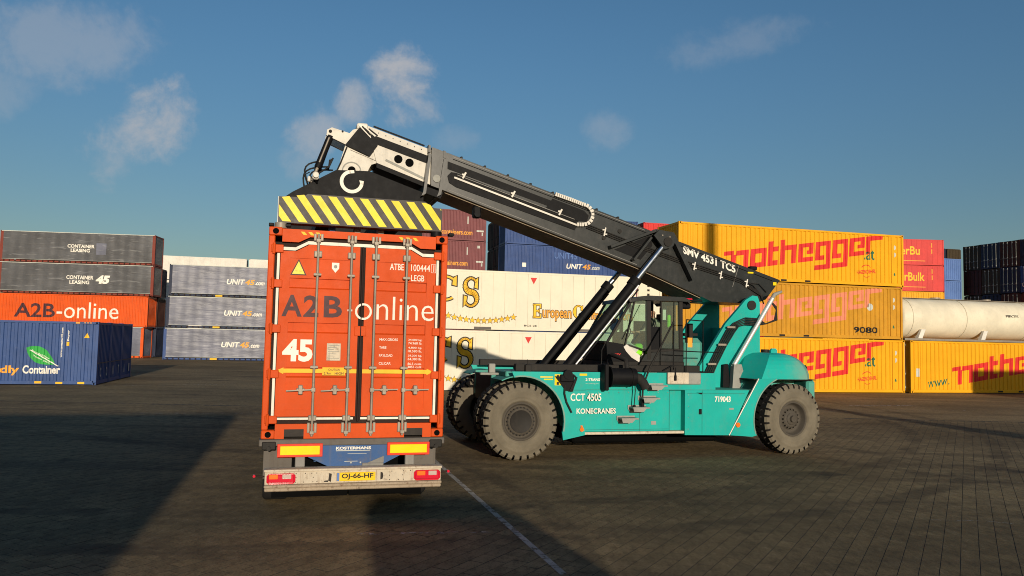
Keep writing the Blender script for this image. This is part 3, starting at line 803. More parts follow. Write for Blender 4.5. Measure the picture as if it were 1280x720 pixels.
for j, (ms, cn) in enumerate(cols):
    p = DW + V15 * (-2.0 + j * 2.56)
    for k in range(5):
        t = container('%s container, barred end, level %s of the %s column in the shaded wall' % (cname[ms[k]], ['one', 'two', 'three', 'four', 'five'][k], cn), (p + U15 * random.uniform(-.06, .06))[:2], 15, L=6.06, wall=ms[k], base_z=lvl(k), left='door' if (j * 3 + k) % 4 else 'dooR', cast=k > 2, slot=False, p40=False)
        if k == 3 and j == 0:
            print_on('lettering', fit(text2d('U N I T', .02), .3, .6, 2.2, 1.0), 'print_white', t, 0, 0, frame=Matrix(((0, 1, 0, -.08), (-1, 0, 0, 2.5), (0, 0, 1, 0), (0, 0, 0, 1))))
# --- left: grey curtain stacks
UP = Vector((-31.5, 71.6, 0)); ulab = ['bottom', 'middle', 'top']
for k in range(3):
    t = container('blue grey curtain-sided container, %s of three left of the lorry' % ulab[k], (UP + U15 * (.12 * k))[:2], 13.5, style='curtain', wall='curtain_grey', frame='blue_mid' if k < 1 else 'dark_navy', base_z=lvl(k), slot=False, roof='white_paint', right='corr', left='corr')
    com_text(t, [('UNIT', 1.55, 'print_white', 1), ('45', .8, 'print_orange', 1), ('.com', .85, 'print_white', .6)], -.035, 1.2, .5, 4.95, shear=.2)
    y_ = MB(); y_.box(4.05, -.045, .04, 4.65, -.035, .19); y_.build('yellow_plate', 'print_yellow', t)
for j in range(1):
    for k in range(4):
        t = container('white container behind the blue grey stack, %s' % ['ground level', 'second level', 'third level', 'showing only its top edge'][k], (-46, 93.2), 15, L=13.716, wall='white_paint', style='flat', base_z=lvl(k, 2.92), H=2.896, slot=False)
        t = container('white container further right behind the blue grey stack, %s' % ['ground level', 'second level', 'third level', 'showing only its top edge'][k], (-46 + 13.5, 93.2 + 3.6), 15, L=13.716, wall='white_paint', style='flat', base_z=lvl(k, 2.92), H=2.896, slot=False)
GP = Vector((-33.5, 74.3, 0)); GU = Vector((cos(radians(7)), sin(radians(7)), 0))
for k in range(4):
    st_, wl, fr_ = [('curtain', 'curtain_grey', 'orange_light'), ('corr', 'orange_light', 'orange_light'), ('curtain', 'curtain_dark', 'frame_brown'), ('curtain', 'curtain_dark', 'frame_brown')][k]
    lab = ['grey curtain-sided container with orange frame, at ground level behind the blue container', 'orange container with big dark and white lettering in the left stack',
           'dark grey curtain-sided container resting on the orange container', 'dark grey curtain-sided container, topmost of the left stack'][k]
    off = [-1.0, -.75, -.35, -.35][k]
    p = GP + GU * (off - 13.716)
    t = container(lab, p[:2], 7, style=st_, wall=wl, frame=fr_, base_z=lvl(k), slot=False, left='corr', right='corr', p40=(k != 1), roof='white_paint' if st_ == 'curtain' else wl)
    if k == 1:
        br = corr_breaks(0, 13.72)
        print_on('lettering', fit(text2d('A2B', .02), 1.95, .72, 5.5, 2.02), 'print_dark', t, .03, .005, breaks=br, wall=corr_y)
        print_on('lettering', fit(text2d('-online', .0), 5.65, .68, 11.1, 2.2), 'print_white', t, .03, .005, breaks=br, wall=corr_y)
    if k == 2:
        print_on('lettering', fit(text2d('CONTAINER', .03), 5.95, 1.42, 8.35, 1.78), 'print_white', t, -.035, .005)
        print_on('lettering', fit(text2d('LEASING', .03), 6.25, .98, 8.0, 1.32), 'print_white', t, -.035, .005)
        print_on('lettering', fit(text2d('45', .06), 8.5, 1.05, 9.7, 1.85, .2), 'print_white', t, -.035, .005)
    if k == 3:
        print_on('lettering', fit(text2d('CONTAINER', .03), 5.9, 1.45, 8.3, 1.78), 'print_white', t, -.035, .005)
        print_on('lettering', fit(text2d('LEASING', .03), 6.2, 1.05, 7.9, 1.38), 'print_white', t, -.035, .005)
        print_on('tarpaulin_patch', rects2d([(8.45, .85, 9.35, 1.95)]), 'curtain_grey', t, -.035, .003)
# a second row behind, its end wall in shade
for k in range(3):
    p = GP + GU * (-13.9 - .5) + Vector((-GU.y, GU.x, 0)) * 2.6
    container('dark container at %s level behind the left stack' % ['ground', 'second', 'third'][k], p[:2], 7, wall=['dark_navy', 'dark_brown', 'dark_navy'][k], base_z=lvl(k), cast=False, slot=False)
# --- blue container at the left edge, three deep
BP = Vector((-18.95, 36.3, 0))
for j in range(3):
    p = BP - U15 * 13.716 + V15 * 2.56 * j
    t = container(['bright blue container with green leaf at the left edge, standing on the ground', 'dark blue container right behind the one with the leaf', 'dark blue container, rearmost of the three at the left edge'][j], p[:2], 15, wall='blue_paint', left='corr', right='corr')
    br = corr_breaks(0, 13.72)
    if j == 0:
        print_on('lettering', fit(text2d('environmentally fri', .02), 4.3, .42, 9.05, .80), 'print_orange', t, .03, .006, breaks=br, wall=corr_y)
        print_on('lettering', fit(text2d('endly', .03), 9.15, .42, 10.55, .86), 'print_orange', t, .03, .006, breaks=br, wall=corr_y)
        print_on('lettering', fit(text2d('Container', .03), 10.68, .50, 12.2, .88), 'print_white', t, .03, .006, breaks=br, wall=corr_y)
        # the leaf: outline polygon
        lf = []
        n = 16
        a0, a1 = Vector((10.78, 1.66)), Vector((12.0, .92)); ax = a1 - a0; pr = Vector((-ax.y, ax.x)).normalized()
        top_ = [a0 + ax * (i / n) + pr * (.36 * sin(pi * (i / n) ** .8)) for i in range(n + 1)]
        bot_ = [a0 + ax * (i / n) - pr * (.34 * sin(pi * (i / n) ** .9)) for i in range(n, -1, -1)]
        quads = []
        for i in range(n):
            A_, B_ = top_[i], top_[i + 1]; C_, D_ = bot_[n - i - 1], bot_[n - i]
            quads.append(((A_.x, A_.y), (B_.x, B_.y), (C_.x, C_.y), (D_.x, D_.y)))
        print_on('leaf_print', rects2d(quads[:1] + quads[1:-1] + quads[-1:]), 'print_green', t, .03, .006, breaks=br, wall=corr_y)
        print_on('leaf_print', rects2d([((10.95, 1.585), (12.12, .87), (12.10, .83), (10.93, 1.55))]), 'print_white', t, .03, .009, breaks=br, wall=corr_y)
        for i, (tx, s0) in enumerate((('Recycled floor', 1.50), ('Water paint', 1.30))):
            vf = fit(text2d(tx, .01), 11.02 + i * .05, 0, 11.75 + i * .02, .10); vf = ([(a, b_ + s0 - (a - 11.0) * .5) for a, b_ in vf[0]], vf[1])
            print_on('lettering', vf, 'print_white', t, .03, .009, breaks=br, wall=corr_y)
        for x_, z0_, tx, w_ in ((12.25, 1.25, 'www.container45.com', 1.35), (12.52, 2.0, 'Bayer', .5)):
            vf = fit(text2d(tx, .03), 0, 0, w_, .10); vf = ([(x_ - b_, z0_ + a) for a, b_ in vf[0]], vf[1]); print_on('lettering', vf, 'print_white', t, .03, .006, breaks=br, wall=corr_y)
        print_on('lettering', rects2d([(12.40, 1.78, 12.52, 1.96)]), 'print_yellow', t, .03, .006, breaks=br, wall=corr_y)
        print_on('warning_sign', rects2d([((13.12, 2.15), (13.34, 2.15), (13.23, 2.38))]), 'print_yellow', t, .03, .006, breaks=br, wall=corr_y)
        print_on('lettering', rects2d([(12.75, 2.80, 12.92, 2.87)] + [(13.1 + .12 * i, 2.82, 13.17 + .12 * i, 2.86) for i in range(3)]), 'print_orange', t, 0.0, .004)
        for x_ in (11.2, 12.05, 12.95): 
            q = MB(); q.box(x_, .002, .05 if x_ > 11.5 else .07, x_ + .28, .0095, .14 if x_ > 11.5 else .17); q.build('yellow_plate', 'print_yellow', t)
    for i in range(2):
        ch = 'CONTAI'[j * 2 + i]
        print_on('lettering', fit(text2d(ch, .03), .55 + i * 1.2, .35, .78 + i * 1.2, .78), 'print_pale', t, 0, 0, frame=Matrix(((0, -1, 0, 13.716 + .02), (1, 0, 0, 0), (0, 0, 1, 0), (0, 0, 0, 1))), facing=-1)
    q = MB(); q.box(13.72, .15, .98, 13.735, 2.35, 1.02); q.build('rail_strip', 'rail_grey', t)

# --- stacks behind and beside the photographer, whose shadows lie on the yard
S1 = Vector((.82, -10.6, 0))
for k in range(2):
    for j in range(3):
        container('blue container behind the camera, %s level, place %s from the right' % (['ground', 'upper'][k], ['one', 'two', 'three'][j]), (S1 - U15 * (13.72 + 13.9 * j))[:2], 15, wall='blue_mid', base_z=lvl(k), cast=False, slot=False)

# ------------------------------------------------------------------ the orange container on the lorry
A16 = radians(16); UX = Vector((cos(A16), sin(A16), 0)); VX = Vector((-sin(A16), cos(A16), 0))
DC = Vector((-2.15, 11.1, 0)) - UX * 1.25
t = thing('shipping_container', 'bright orange container seen from its doors, carried on the lorry in front', 'container', (DC.x, DC.y, 1.08), A16)
W2, HH, LL = 2.5, 2.9, 13.716
OP = 'orange_paint'
for x0, x1 in ((0, .085), (W2 - .085, W2)):
    f = MB(); f.bbox(x0, 0, .12, x1, .14, HH - .12, .012); f.bbox(x0, LL - .14, .12, x1, LL, HH - .12, .012); f.build('corner_post', OP, t)
f = MB(); f.prism([(.178, 0.0), (.30, 0), (.30, .03), (.56, .03), (.56, 0), (W2 - .56, 0), (W2 - .56, .03), (W2 - .30, .03), (W2 - .30, 0), (W2 - .178, 0), (W2 - .178, .20), (.178, .20)], 0.004, .12)
f.prism([(.30, .03), (.56, .03), (.56, .13), (.30, .13)], .003, .0038, mi=1); f.prism([(W2 - .56, .03), (W2 - .30, .03), (W2 - .30, .13), (W2 - .56, .13)], .003, .0038, mi=1)
f.build('door_sill', [OP, 'print_black'], t)
f = MB(); hp = [(.178, HH - .02), (.178, HH - .20), (.40, HH - .20), (.55, HH - .12), (W2 - .55, HH - .12), (W2 - .40, HH - .20), (W2 - .178, HH - .20), (W2 - .178, HH - .02)]
f.prism(hp, .006, .12); f.build('door_header', OP, t)
cm = casting_mesh(OP)
for x, sx in ((0, 1), (W2, -1)):
    for y, sy in ((0, 1), (LL, -1)):
        for z in (0, HH - .118):
            o = reuse('corner_casting', cm, t, (x, y, z)); o.scale = (sx, sy, 1)
# black gasket bed and the pale gasket line
def gasket_path(ins, zt=0.0):
    top = [(.10 + ins, HH - .27 - zt), (.36, HH - .27 - zt), (.53, HH - .175 - zt), (W2 - .53, HH - .175 - zt), (W2 - .36, HH - .27 - zt), (W2 - .10 - ins, HH - .27 - zt)]
    return top
f = MB(); f.prism([(.085, .20), (W2 - .085, .20), (W2 - .085, HH - .20), (W2 - .40, HH - .20), (W2 - .55, HH - .12), (.55, HH - .12), (.40, HH - .20), (.085, HH - .20)], .075, .095)
f.build('door_seal', 'seal_black', t)
f = MB(); tp = gasket_path(.02); lo = [(x, z - .045) for x, z in tp]
for i in range(len(tp) - 1): f.prism([tp[i], tp[i + 1], lo[i + 1], lo[i]], .030, .044)
for x0, x1 in ((.12, .155), (W2 - .155, W2 - .12)):
    for z0, z1 in ((.30, .84), (.92, 1.46), (1.54, 2.08), (2.16, HH - .32)): f.box(x0, .030, z0, x1, .044, z1)
f.box(.16, .030, .255, 1.22, .044, .285); f.box(1.32, .030, .255, W2 - .16, .044, .285)
f.build('door_gasket', 'seal_white', t)
# door leaves with three pressed grooves
def leaf(x0, x1, name):
    f = MB(); y0, yr = .022, .034
    top = HH - .325; tops = [(x0, top), (x1, top)]
    # outer frame ring
    st = .13
    if x0 < 1: ps = [(x0, HH - .325), (.37, HH - .325), (.545, HH - .225), (x1, HH - .225)]
    else: ps = [(x0, HH - .225), (W2 - .545, HH - .225), (W2 - .37, HH - .325), (x1, HH - .325)]
    inner_top = HH - .42
    f.prism([(x0, inner_top)] + ps + [(x1, inner_top)], y0, .05)
    f.box(x0, y0, .30, x1, .05, .40); f.box(x0, y0, .40, x0 + st, .05, inner_top); f.box(x1 - st, y0, .40, x1, .05, inner_top)
    # pressed panel, profile in (y,z)
    zs = [(yr, .40)]
    for zc in (.905, 1.52, 2.135):
        zs += [(yr, zc - .075), (yr + .035, zc - .055), (yr + .034, zc + .066), (yr, zc + .07)]
    zs += [(yr, inner_top)]
    xs = (x0 + st, x1 - st)
    vs = []
    for y, z in zs: vs += [(xs[0], y, z), (xs[1], y, z)]
    f.add(vs, [(2 * i, 2 * i + 1, 2 * i + 3, 2 * i + 2) for i in range(len(zs) - 1)])
    d = f.build(name, OP, t)
    return d
dl_, dr_ = leaf(.165, 1.245, 'door'), leaf(1.325, W2 - .165, 'door')
f = MB(); f.bbox(1.20, .008, 1.42, 1.36, .022, 1.56, .006); f.build('locking_plate', OP, dl_)
for x0, x1, dd in ((.035, .20, dl_), (W2 - .20, W2 - .035, dr_)):
    for z in (.26, .88, 1.50, 2.12, HH - .30):
        f = MB(); f.bbox(x0, -.012, z - .055, x1, .0215, z + .055, .008); xx = .075 if x0 < 1 else W2 - .075
        f.cyl((xx, -.016, z - .075), (xx, -.016, z + .075), .02, n=8); f.build('hinge', OP, dd)
for x, dd, sg in ((.665, dl_, -1), (1.125, dl_, -1), (1.465, dr_, 1), (1.905, dr_, 1)):
    f = MB(); f.cyl((x, -.03, .035), (x, -.03, HH - .07), .0185, n=8); f.build('lock_rod', 'galvanised', dd)
    f = MB()
    for z in (.06, HH - .19):      # cam keepers top and bottom
        f.bbox(x - .065, -.03, z + .02, x - .028, .006, z + (.16 if z < 1 else .12), .006); f.bbox(x + .028, -.03, z + .02, x + .065, .006, z + (.16 if z < 1 else .12), .006)
        f.bbox(x - .03, -.055, z, x + .03, -.012, z + .05, .006)
    f.bbox(x - .055, -.035, .24, x + .055, .02, .32, .01); f.bbox(x - .055, -.035, HH - .40, x + .055, .02, HH - .31, .01)
    f.build('cam_keeper', 'galvanised', dd)
    f = MB()
    for z in (.98, 2.26): f.bbox(x - .05, -.052, z - .02, x + .05, .02, z + .02, .008); f.cyl((x - .04, -.056, z), (x - .04, -.05, z), .014, n=6); f.cyl((x + .04, -.056, z), (x + .04, -.05, z), .014, n=6)
    f.build('rod_guide', 'galvanised', dd)
    f = MB(); hx = x + sg * .0
    f.bbox(hx - .03, -.055, .64, hx + .03, -.005, .70, .006)
    f.bar((hx + sg * .02, -.055, .672), (hx + sg * .36, -.058, .667 + .012 * sg), .012, .017)
    f.bbox(hx + sg * .17 - .03, -.06, .605, hx + sg * .17 + .03, .02, .735, .01); f.bbox(hx + sg * .17 - .055, -.052, .65, hx + sg * .17 + .055, .02, .69, .008)
    f.cyl((hx + sg * .17, -.07, .67), (hx + sg * .17, -.05, .67), .02, n=8)
    f.build('door_handle', 'galvanised', dd)
f = MB(); f.cyl((1.285, .02, .23), (1.285, .02, HH - .22), .014, n=6); f.build('centre_seal', 'seal_black', t)
# body behind the doors
for x, sg in ((.0, 1), (W2, -1)):
    f = MB(); corr_wall(f, .14, LL - .14, .16, HH - .1, 0, 1); f.v = [(x + sg * (.01 + y), xx, z) for xx, y, z in f.v]
    f.build('side_wall', OP, t)
    f = MB(); f.box(x, .18, .02, x + sg * .06, LL - .18, .17); f.box(x, .18, HH - .11, x + sg * .05, LL - .18, HH - .02); f.build('side_rail', OP, t)
f = MB(); f.box(.06, .13, HH - .04, W2 - .06, LL - .13, HH - .025)
for k in range(31): f.box(.15, .35 + k * .42, HH - .025, W2 - .15, .55 + k * .42, HH - .008)
f.build('roof', OP, t)
f = MB(); f.box(.09, LL - .06, .12, W2 - .09, LL - .02, HH - .1); f.build('front_wall', OP, t)
f = MB(); f.box(.09, .13, .05, W2 - .09, LL - .1, .12); f.build('floor', 'dark_metal', t)
STB = [.2949, .2951, 1.1149, 1.1151, 1.4549, 1.4551, 2.2049, 2.2051]
def door_y(x): return .022 if (x < .295 or 1.115 < x < 1.455 or x > 2.205) else .034
def dp(txt, mt_, x0, z0, x1, z1, off=.0, y=.0, gap=.004, sp=1.0, sh=0.0): return print_on('lettering', fit(text2d(txt, off, sp), x0, z0, x1, z1, sh), mt_, t, 0, gap, STB, door_y)
YF = .034
dp('A', 'print_dark', .205, 1.67, .475, 1.97, .025); dp('2', 'print_dark', .495, 1.67, .70, 1.97, .025); dp('B', 'print_dark', .77, 1.67, 1.02, 1.97, .025)
dp('-', 'print_white', 1.095, 1.765, 1.16, 1.79, .0, y=.022)
print_on('lettering', rects2d(ring2d(1.315, 1.765, .118, .03, 24)), 'print_white', t, .012, .004)
dp('nline', 'print_white', 1.50, 1.655, 2.32, 1.99, -.008)
dp('45', 'print_white', .235, 1.05, .64, 1.36, .04)
dp('ATBE', 'print_white', 1.67, 2.375, 1.87, 2.468, .01); dp('100444 1', 'print_white', 1.975, 2.37, 2.31, 2.468, .005)
print_on('lettering', rects2d([(2.265, 2.36, 2.27, 2.474), (2.33, 2.36, 2.335, 2.474), (2.265, 2.474, 2.335, 2.479), (2.265, 2.355, 2.335, 2.36)]), 'print_white', t, .022)
dp('LEGB', 'print_white', 1.98, 2.225, 2.17, 2.315, .01)
for i, tx in enumerate(('MAX.GROSS', 'TARE', 'PAYLOAD', 'CU.CAP.')):
    z = 1.36 - i * .113; w_ = (.26, .10, .19, .17)[i]; dp(tx, 'print_white', 1.555, z, 1.555 + w_, z + .036, .01)
    for j, tt in enumerate(((' 34.000 kg.', ' 74.960 lb.'), (' 4.800 kg.', '10.580 lb.'), ('29.200 kg.', '64.380 lb.'), ('86.5 cu.m.', '3055 cu.ft'))[i]): dp(tt, 'print_white', 1.965, z - j * .045, 2.165, z + .034 - j * .045, .008)
print_on('warning_sign', rects2d([((.300, 2.245), (.520, 2.245), (.410, 2.472))]), 'print_dark', t, .034, .003)
print_on('warning_sign', rects2d([((.325, 2.260), (.495, 2.260), (.410, 2.440))]), 'yellow_sign', t, .034, .006)
dp('_ _', 'print_dark', .365, 2.30, .455, 2.305, y=.034, gap=.008)
print_on('sticker', rects2d([((.86, 2.44), (.96, 2.44), (.96, 2.36), (.91, 2.30), (.86, 2.36))]), 'print_white', t, .034, .004)
print_on('sticker', rects2d([disc2d(.91, 2.385, .025, 10)]), 'machine_grey', t, .034, .007)
f = MB(); f.bbox(.83, .024, 1.07, 1.02, .030, 1.31, .002); f.build('data_plate', 'bumper_cream', dl_)
for i in range(7): print_on('lettering', rects2d([(.85, 1.28 - i * .03, .85 + .15 * (1 - .25 * (i % 3)), 1.288 - i * .03)]), 'machine_grey', t, .024, .002)
ya = .925
print_on('arrow_marking', rects2d([((.165, ya), (.26, ya - .045), (.26, ya + .045)), (.26, ya - .028, .295, ya + .028)]), 'print_yellow', t, .022, .003)
print_on('arrow_marking', rects2d([(2.205, ya - .028, 2.24, ya + .028), ((2.24, ya - .045), (2.335, ya), (2.24, ya + .045))]), 'print_yellow', t, .022, .003)
print_on('arrow_marking', rects2d([(.295, ya - .028, .78, ya + .028), (.78, ya - .06, 1.09, ya + .05), (1.09, ya - .028, 1.12, ya + .028)]), 'print_yellow', t, .034, .003)
print_on('arrow_marking', rects2d([(1.455, ya - .028, 2.205, ya + .028)]), 'print_yellow', t, .034, .003)
print_on('arrow_marking', rects2d([(1.12, ya - .028, 1.245, ya + .028)]), 'print_yellow', t, .022, .003)
print_on('arrow_marking', rects2d([(1.325, ya - .028, 1.455, ya + .028)]), 'print_yellow', t, .022, .003)
dp('CAUTION', 'print_dark', .86, ya + .005, 1.02, ya + .035, .01, gap=.007); dp('2.9m   HIGH', 'print_dark', .80, ya - .05, 1.07, ya - .015, .01, gap=.007)
# hazard tape on the header corners
for xa in (.42, W2 - .72):
    print_on('hazard_tape', rects2d([((xa + i * .10, HH - .05), (xa + .05 + i * .10, HH - .05), (xa + .09 + i * .10, HH - .095), (xa + .04 + i * .10, HH - .095)) for i in range(3)]), 'print_yellow', t, .006, .003)
dp('XXX', 'print_yellow', .32 + 1.15, .335, .56 + 1.15, .36, y=.022) if 0 else None

# ------------------------------------------------------------------ the trailer under it
t = thing('semi_trailer', 'low blue container trailer with cream rear bumper and yellow number plate', 'trailer', (DC.x, DC.y, 0), A16)
f = MB(); f.bbox(-.02, -.02, .985, W2 + .02, .30, 1.075, .01); f.build('bolster', 'rail_grey', t)
for x in (.02, W2 - .20):
    f = MB(); f.bbox(x, -.045, .94, x + .18, -.02, 1.05, .01); f.cyl((x + .09, -.08, .96), (x + .09, -.02, .96), .03, n=8); f.build('twist_lock', 'dark_metal', t)
f = MB()
for x in (.72, W2 - .86): f.box(x, .3, .72, x + .14, 13.2, .98)
f.build('chassis_beam', 'trailer_blue', t)
f = MB()
for k in range(9): f.box(.1, 1.2 + k * 1.4, .80, W2 - .1, 1.3 + k * 1.4, .92)
f.build('cross_member', 'trailer_blue', t)
f = MB(); f.prism([(.60, .985), (W2 - .60, .985), (W2 - .60, .90), (W2 - .62, .83), (1.62, .70), (.90, .70), (.63, .83), (.60, .90)], -.012, .10); f.build('rear_plate', 'trailer_blue', t)
for x in (.28, 1.76):
    f = MB(); f.bbox(x - .06, -.060, .84, x + .54, -.034, 1.02, .006); p_ = f.build('marker_board', 'reflect_red', t)
    f = MB(); f.bbox(x - .02, -.068, .872, x + .50, -.0605, .99, .003); f.build('reflective_panel', 'reflect_yellow', p_)
for x in (.46, 1.96):
    f = MB(); f.bbox(x, -.03, .70, x + .13, .08, .90, .01); f.build('bracket', 'grey_metal', t)
f = MB(); f.bbox(1.36, -.03, .69, 1.66, .06, .74, .01); f.prism([(1.44, .74), (1.66, .74), (1.66, .83)], -.02, .06); f.build('bracket', 'grey_metal', t)
bp = MB(); b0, b1 = .075, 2.445
bp.bbox(b0 - .01, -.23, .675, b1 + .01, -.02, .705, .006); bp.bbox(b0, -.20, .505, b1, -.12, .674, .006)
bu = bp.build('bumper', 'bumper_cream', t)
bp = MB(); bp.bbox(b0 - .005, -.245, .465, b1 + .005, -.06, .504, .01); bp.bbox(b0, -.225, .415, b1, -.08, .464, .012); bp.build('bumper_lip', 'bumper_lip', t)
rr = random.Random(5); hl = []
for x_ in (.46, .58, .70, .76, 1.74, 1.86, 1.90, 2.02):
    for z_ in (.53, .59, .645): 
        if rr.random() < .8: hl.append(disc2d(x_ + rr.uniform(-.02, .02), z_, .007, 8))
print_on('bolt_hole', rects2d(hl), 'print_black', bu, -.20, .002)
print_on('slot', rects2d([((.90, .54), (.935, .52), (.945, .63), (.91, .64)), ((.84, .525), (.90, .52), (.90, .545), (.85, .54)), ((1.60, .535), (1.63, .545), (1.64, .59), (1.63, .63), (1.60, .64))]), 'print_black', bu, -.20, .002)
for x in (.10, 2.06):
    f = MB(); f.bbox(x, -.245, .515, x + .37, -.205, .655, .03); L_ = f.build('tail_light', 'lamp_red', t)
    s_ = (.03, .20) if x < 1 else (.04, .20)
    f = MB(); f.bbox(x + s_[0], -.252, .585, x + s_[0] + .115, -.2455, .645, .006); f.build('lens', 'lamp_orange', L_)
    f = MB(); f.bbox(x + s_[1], -.252, .585, x + s_[1] + .115, -.2455, .645, .006); f.build('lens', 'lamp_clear', L_)
f = MB(); f.bbox(1.005, -.222, .53, 1.53, -.203, .645, .005); npl = f.build('number_plate', 'plate_yellow', t)
f = MB(); f.box(1.008, -.2245, .533, 1.045, -.2225, .642); f.build('country_band', 'blue_light', npl)
print_on('lettering', fit(text2d('OJ-66-HF', .03), 1.075, .548, 1.50, .632), 'print_black', t, -.222, .003)
print_on('lettering', fit(text2d('KOSTERMANS', .04, 1.0), 1.0, .925, 1.48, .965), 'print_white', t, -.012, .003)
print_on('lettering', rects2d([(1.0, .905, 1.47, .916), (1.16, .865, 1.42, .870), (1.12, .76, 1.30, .768), (1.20, .735, 1.22, .755), (1.33, .735, 1.35, .755)]), 'print_pale', t, -.012, .003)
for x, s_ in ((-.06, -1), (2.56, 1)):
    f = MB(); f.tube([(x - s_ * .12, -.12, .60), (x, -.12, .615)], .012, 6); f.build('marker_stalk', 'seal_black', t)
    f = MB(); f.cyl((x, -.16, .615), (x, -.10, .615), .018, n=12); f.build('marker_lamp', 'lamp_red', t)
def road_wheel(parent, x0, x1, y, z, r):
    f = MB(); f.lathe([(r * .5, x0), (r * .93, x0), (r, x0 + .04), (r, x1 - .04), (r * .93, x1), (r * .5, x1)], 0, 0, 28)
    f.v = [(b_, y + a, z + c) for a, b_, c in f.v]; f.f = [q[::-1] for q in f.f]; w_ = f.build('wheel', 'rubber_black', parent)
    f = MB(); f.cyl((x0 + .05, y, z), (x1 - .05, y, z), r * .5, n=20); f.build('rim', 'grey_metal', w_)
for k in range(3):
    for x0, x1 in ((.03, .40), (W2 - .40, W2 - .03)): road_wheel(t, x0, x1, 1.45 + k * 1.36, .52, .52)
    f = MB(); f.cyl((.3, 1.45 + k * 1.36, .52), (W2 - .3, 1.45 + k * 1.36, .52), .07, n=10); f.build('axle', 'dark_metal', t)
for x in (.55, W2 - .65):
    f = MB(); f.box(x, 10.2, .12, x + .1, 10.32, .98); f.box(x - .06, 10.12, .08, x + .16, 10.4, .12); f.build('landing_leg', 'dark_metal', t)
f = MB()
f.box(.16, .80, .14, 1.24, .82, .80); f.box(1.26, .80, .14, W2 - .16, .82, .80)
f.build('shade_mud_flap', 'hole_black', t)  # full-width flap coloured near-black to stand for the shade under the bumper
f = MB(); f.box(.04, .33, .50, .42, .36, .93); f.box(W2 - .42, .33, .50, W2 - .04, .36, .93); f.build('wing_plate', 'rail_grey', t)

# ------------------------------------------------------------------ the spreader hanging from the boom, clamped on the container
t = thing('container_spreader', 'yellow and dark striped spreader frame holding the orange container, with a hook emblem', 'spreader', (DC.x, DC.y, 0), A16)
SZ = 4.055
f = MB()
bt = [(.10, SZ), (2.42, SZ), (2.42, SZ + .335), (2.30, SZ + .345), (2.16, SZ + .43), (.50, SZ + .425), (.42, SZ + .375), (.11, SZ + .365)]
f.prism(bt, .10, .34); e1 = f.build('end_beam', 'stripe_grey', t)
f = MB(); f.prism(bt, LL - .34, LL - .10); f.build('end_beam', 'stripe_grey', t)
# hazard stripes clipped to the beam's face
def clip_poly(poly, clip):
    out = poly
    n = len(clip)
    ar = sum(clip[i][0] * clip[(i + 1) % n][1] - clip[(i + 1) % n][0] * clip[i][1] for i in range(n))
    if ar < 0: clip = clip[::-1]
    for i in range(n):
        a, b_ = clip[i], clip[(i + 1) % n]; inp, out = out, []
        if not inp: return []
        side = lambda p: (b_[0] - a[0]) * (p[1] - a[1]) - (b_[1] - a[1]) * (p[0] - a[0])
        for j in range(len(inp)):
            p, q = inp[j - 1], inp[j]; sp, sq = side(p), side(q)
            if (sp >= 0) != (sq >= 0):
                u = sp / (sp - sq); out.append((p[0] + (q[0] - p[0]) * u, p[1] + (q[1] - p[1]) * u))
            if sq >= 0: out.append(q)
    return out
cl = [(.115, SZ + .02), (2.405, SZ + .02), (2.405, SZ + .33), (2.30, SZ + .335), (2.17, SZ + .41), (.50, SZ + .41), (.42, SZ + .36), (.12, SZ + .35)]
cvx = [(.115, SZ + .02), (2.405, SZ + .02), (2.405, SZ + .33), (2.17, SZ + .41), (.45, SZ + .41), (.12, SZ + .355)]
st = []
for k in range(-2, 12):
    x = .02 + k * .222 - .16
    p = clip_poly([(x, SZ + .45), (x + .115, SZ + .45), (x + .44, SZ), (x + .325, SZ)], cvx)
    if len(p) > 2: st.append(tuple(p))
print_on('hazard_stripe', rects2d(st), 'stripe_yellow', e1, .10, .003)
f = MB(); f.box(.10, .096, SZ, .108, .0995, SZ + .365); f.build('edge_plate', 'white_paint', e1)
for x in (.09, W2 - .09):
    for y in (.11, LL - .11):
        f = MB(); f.cyl((x + (.06 if x < 1 else -.06), y + (.05 if y < 1 else -.05), 3.981), (x + (.06 if x < 1 else -.06), y + (.05 if y < 1 else -.05), SZ), .085, n=12)
        f.build('twist_lock', 'galvanised' if x < 1 else 'black_metal', t)
        f = MB(); f.bbox(x - .10, y - .012, 4.0, x - .03, y + .1, 4.045, .008); f.bbox(x + .12, y - .01, 4.0, x + .2, y + .1, 4.045, .008); f.build('guide_block', 'black_metal', t)
f = MB()
for x in (.64, W2 - .92): f.box(x, .345, 4.10, x + .28, LL - .345, 4.38)
f.build('telescopic_beam', 'black_metal', t)
for x in (.82, 1.18, 1.52):
    f = MB(); f.bbox(x, .35, 3.99, x + .09, .6, 4.09, .01); f.build('bracket', 'trailer_blue' if x < .9 else 'grey_metal', t)
f = MB(); f.box(.45, 4.9, 4.03, 2.05, 8.8, 4.45); f.build('main_frame', 'black_metal', t)
# gusset plates above the middle: the black trapezoid with the hook emblem
ym = 5.93
gp = [(-.06, 5.28), (.49, 5.57), (1.36, 6.07), (2.02, 6.09), (3.50, 5.68), (3.62, 5.28)]
f = MB(); gp = [(-.36, 5.46), (.32, 5.55), (.46, 5.62), (1.19, 6.06), (1.90, 6.09), (3.42, 5.60), (3.42, 5.2), (2.6, 4.6), (.2, 4.6), (-.36, 5.2)]
gp = [(.02, 4.46), (.02, 5.30), (.30, 5.52), (1.19, 6.06), (1.90, 6.09), (3.10, 5.70), (3.10, 4.46)]
f.prism(gp, ym, ym + .10); f.prism(gp, ym + 1.1, ym + 1.2); gs = f.build('rotator_frame', 'black_metal', t)
f = MB(); f.box(.10, ym + .101, 4.6, 3.0, ym + 1.099, 4.9); f.box(.6, ym + .101, 5.3, 2.6, ym + 1.099, 5.5); f.build('cross_beam', 'black_metal', t)
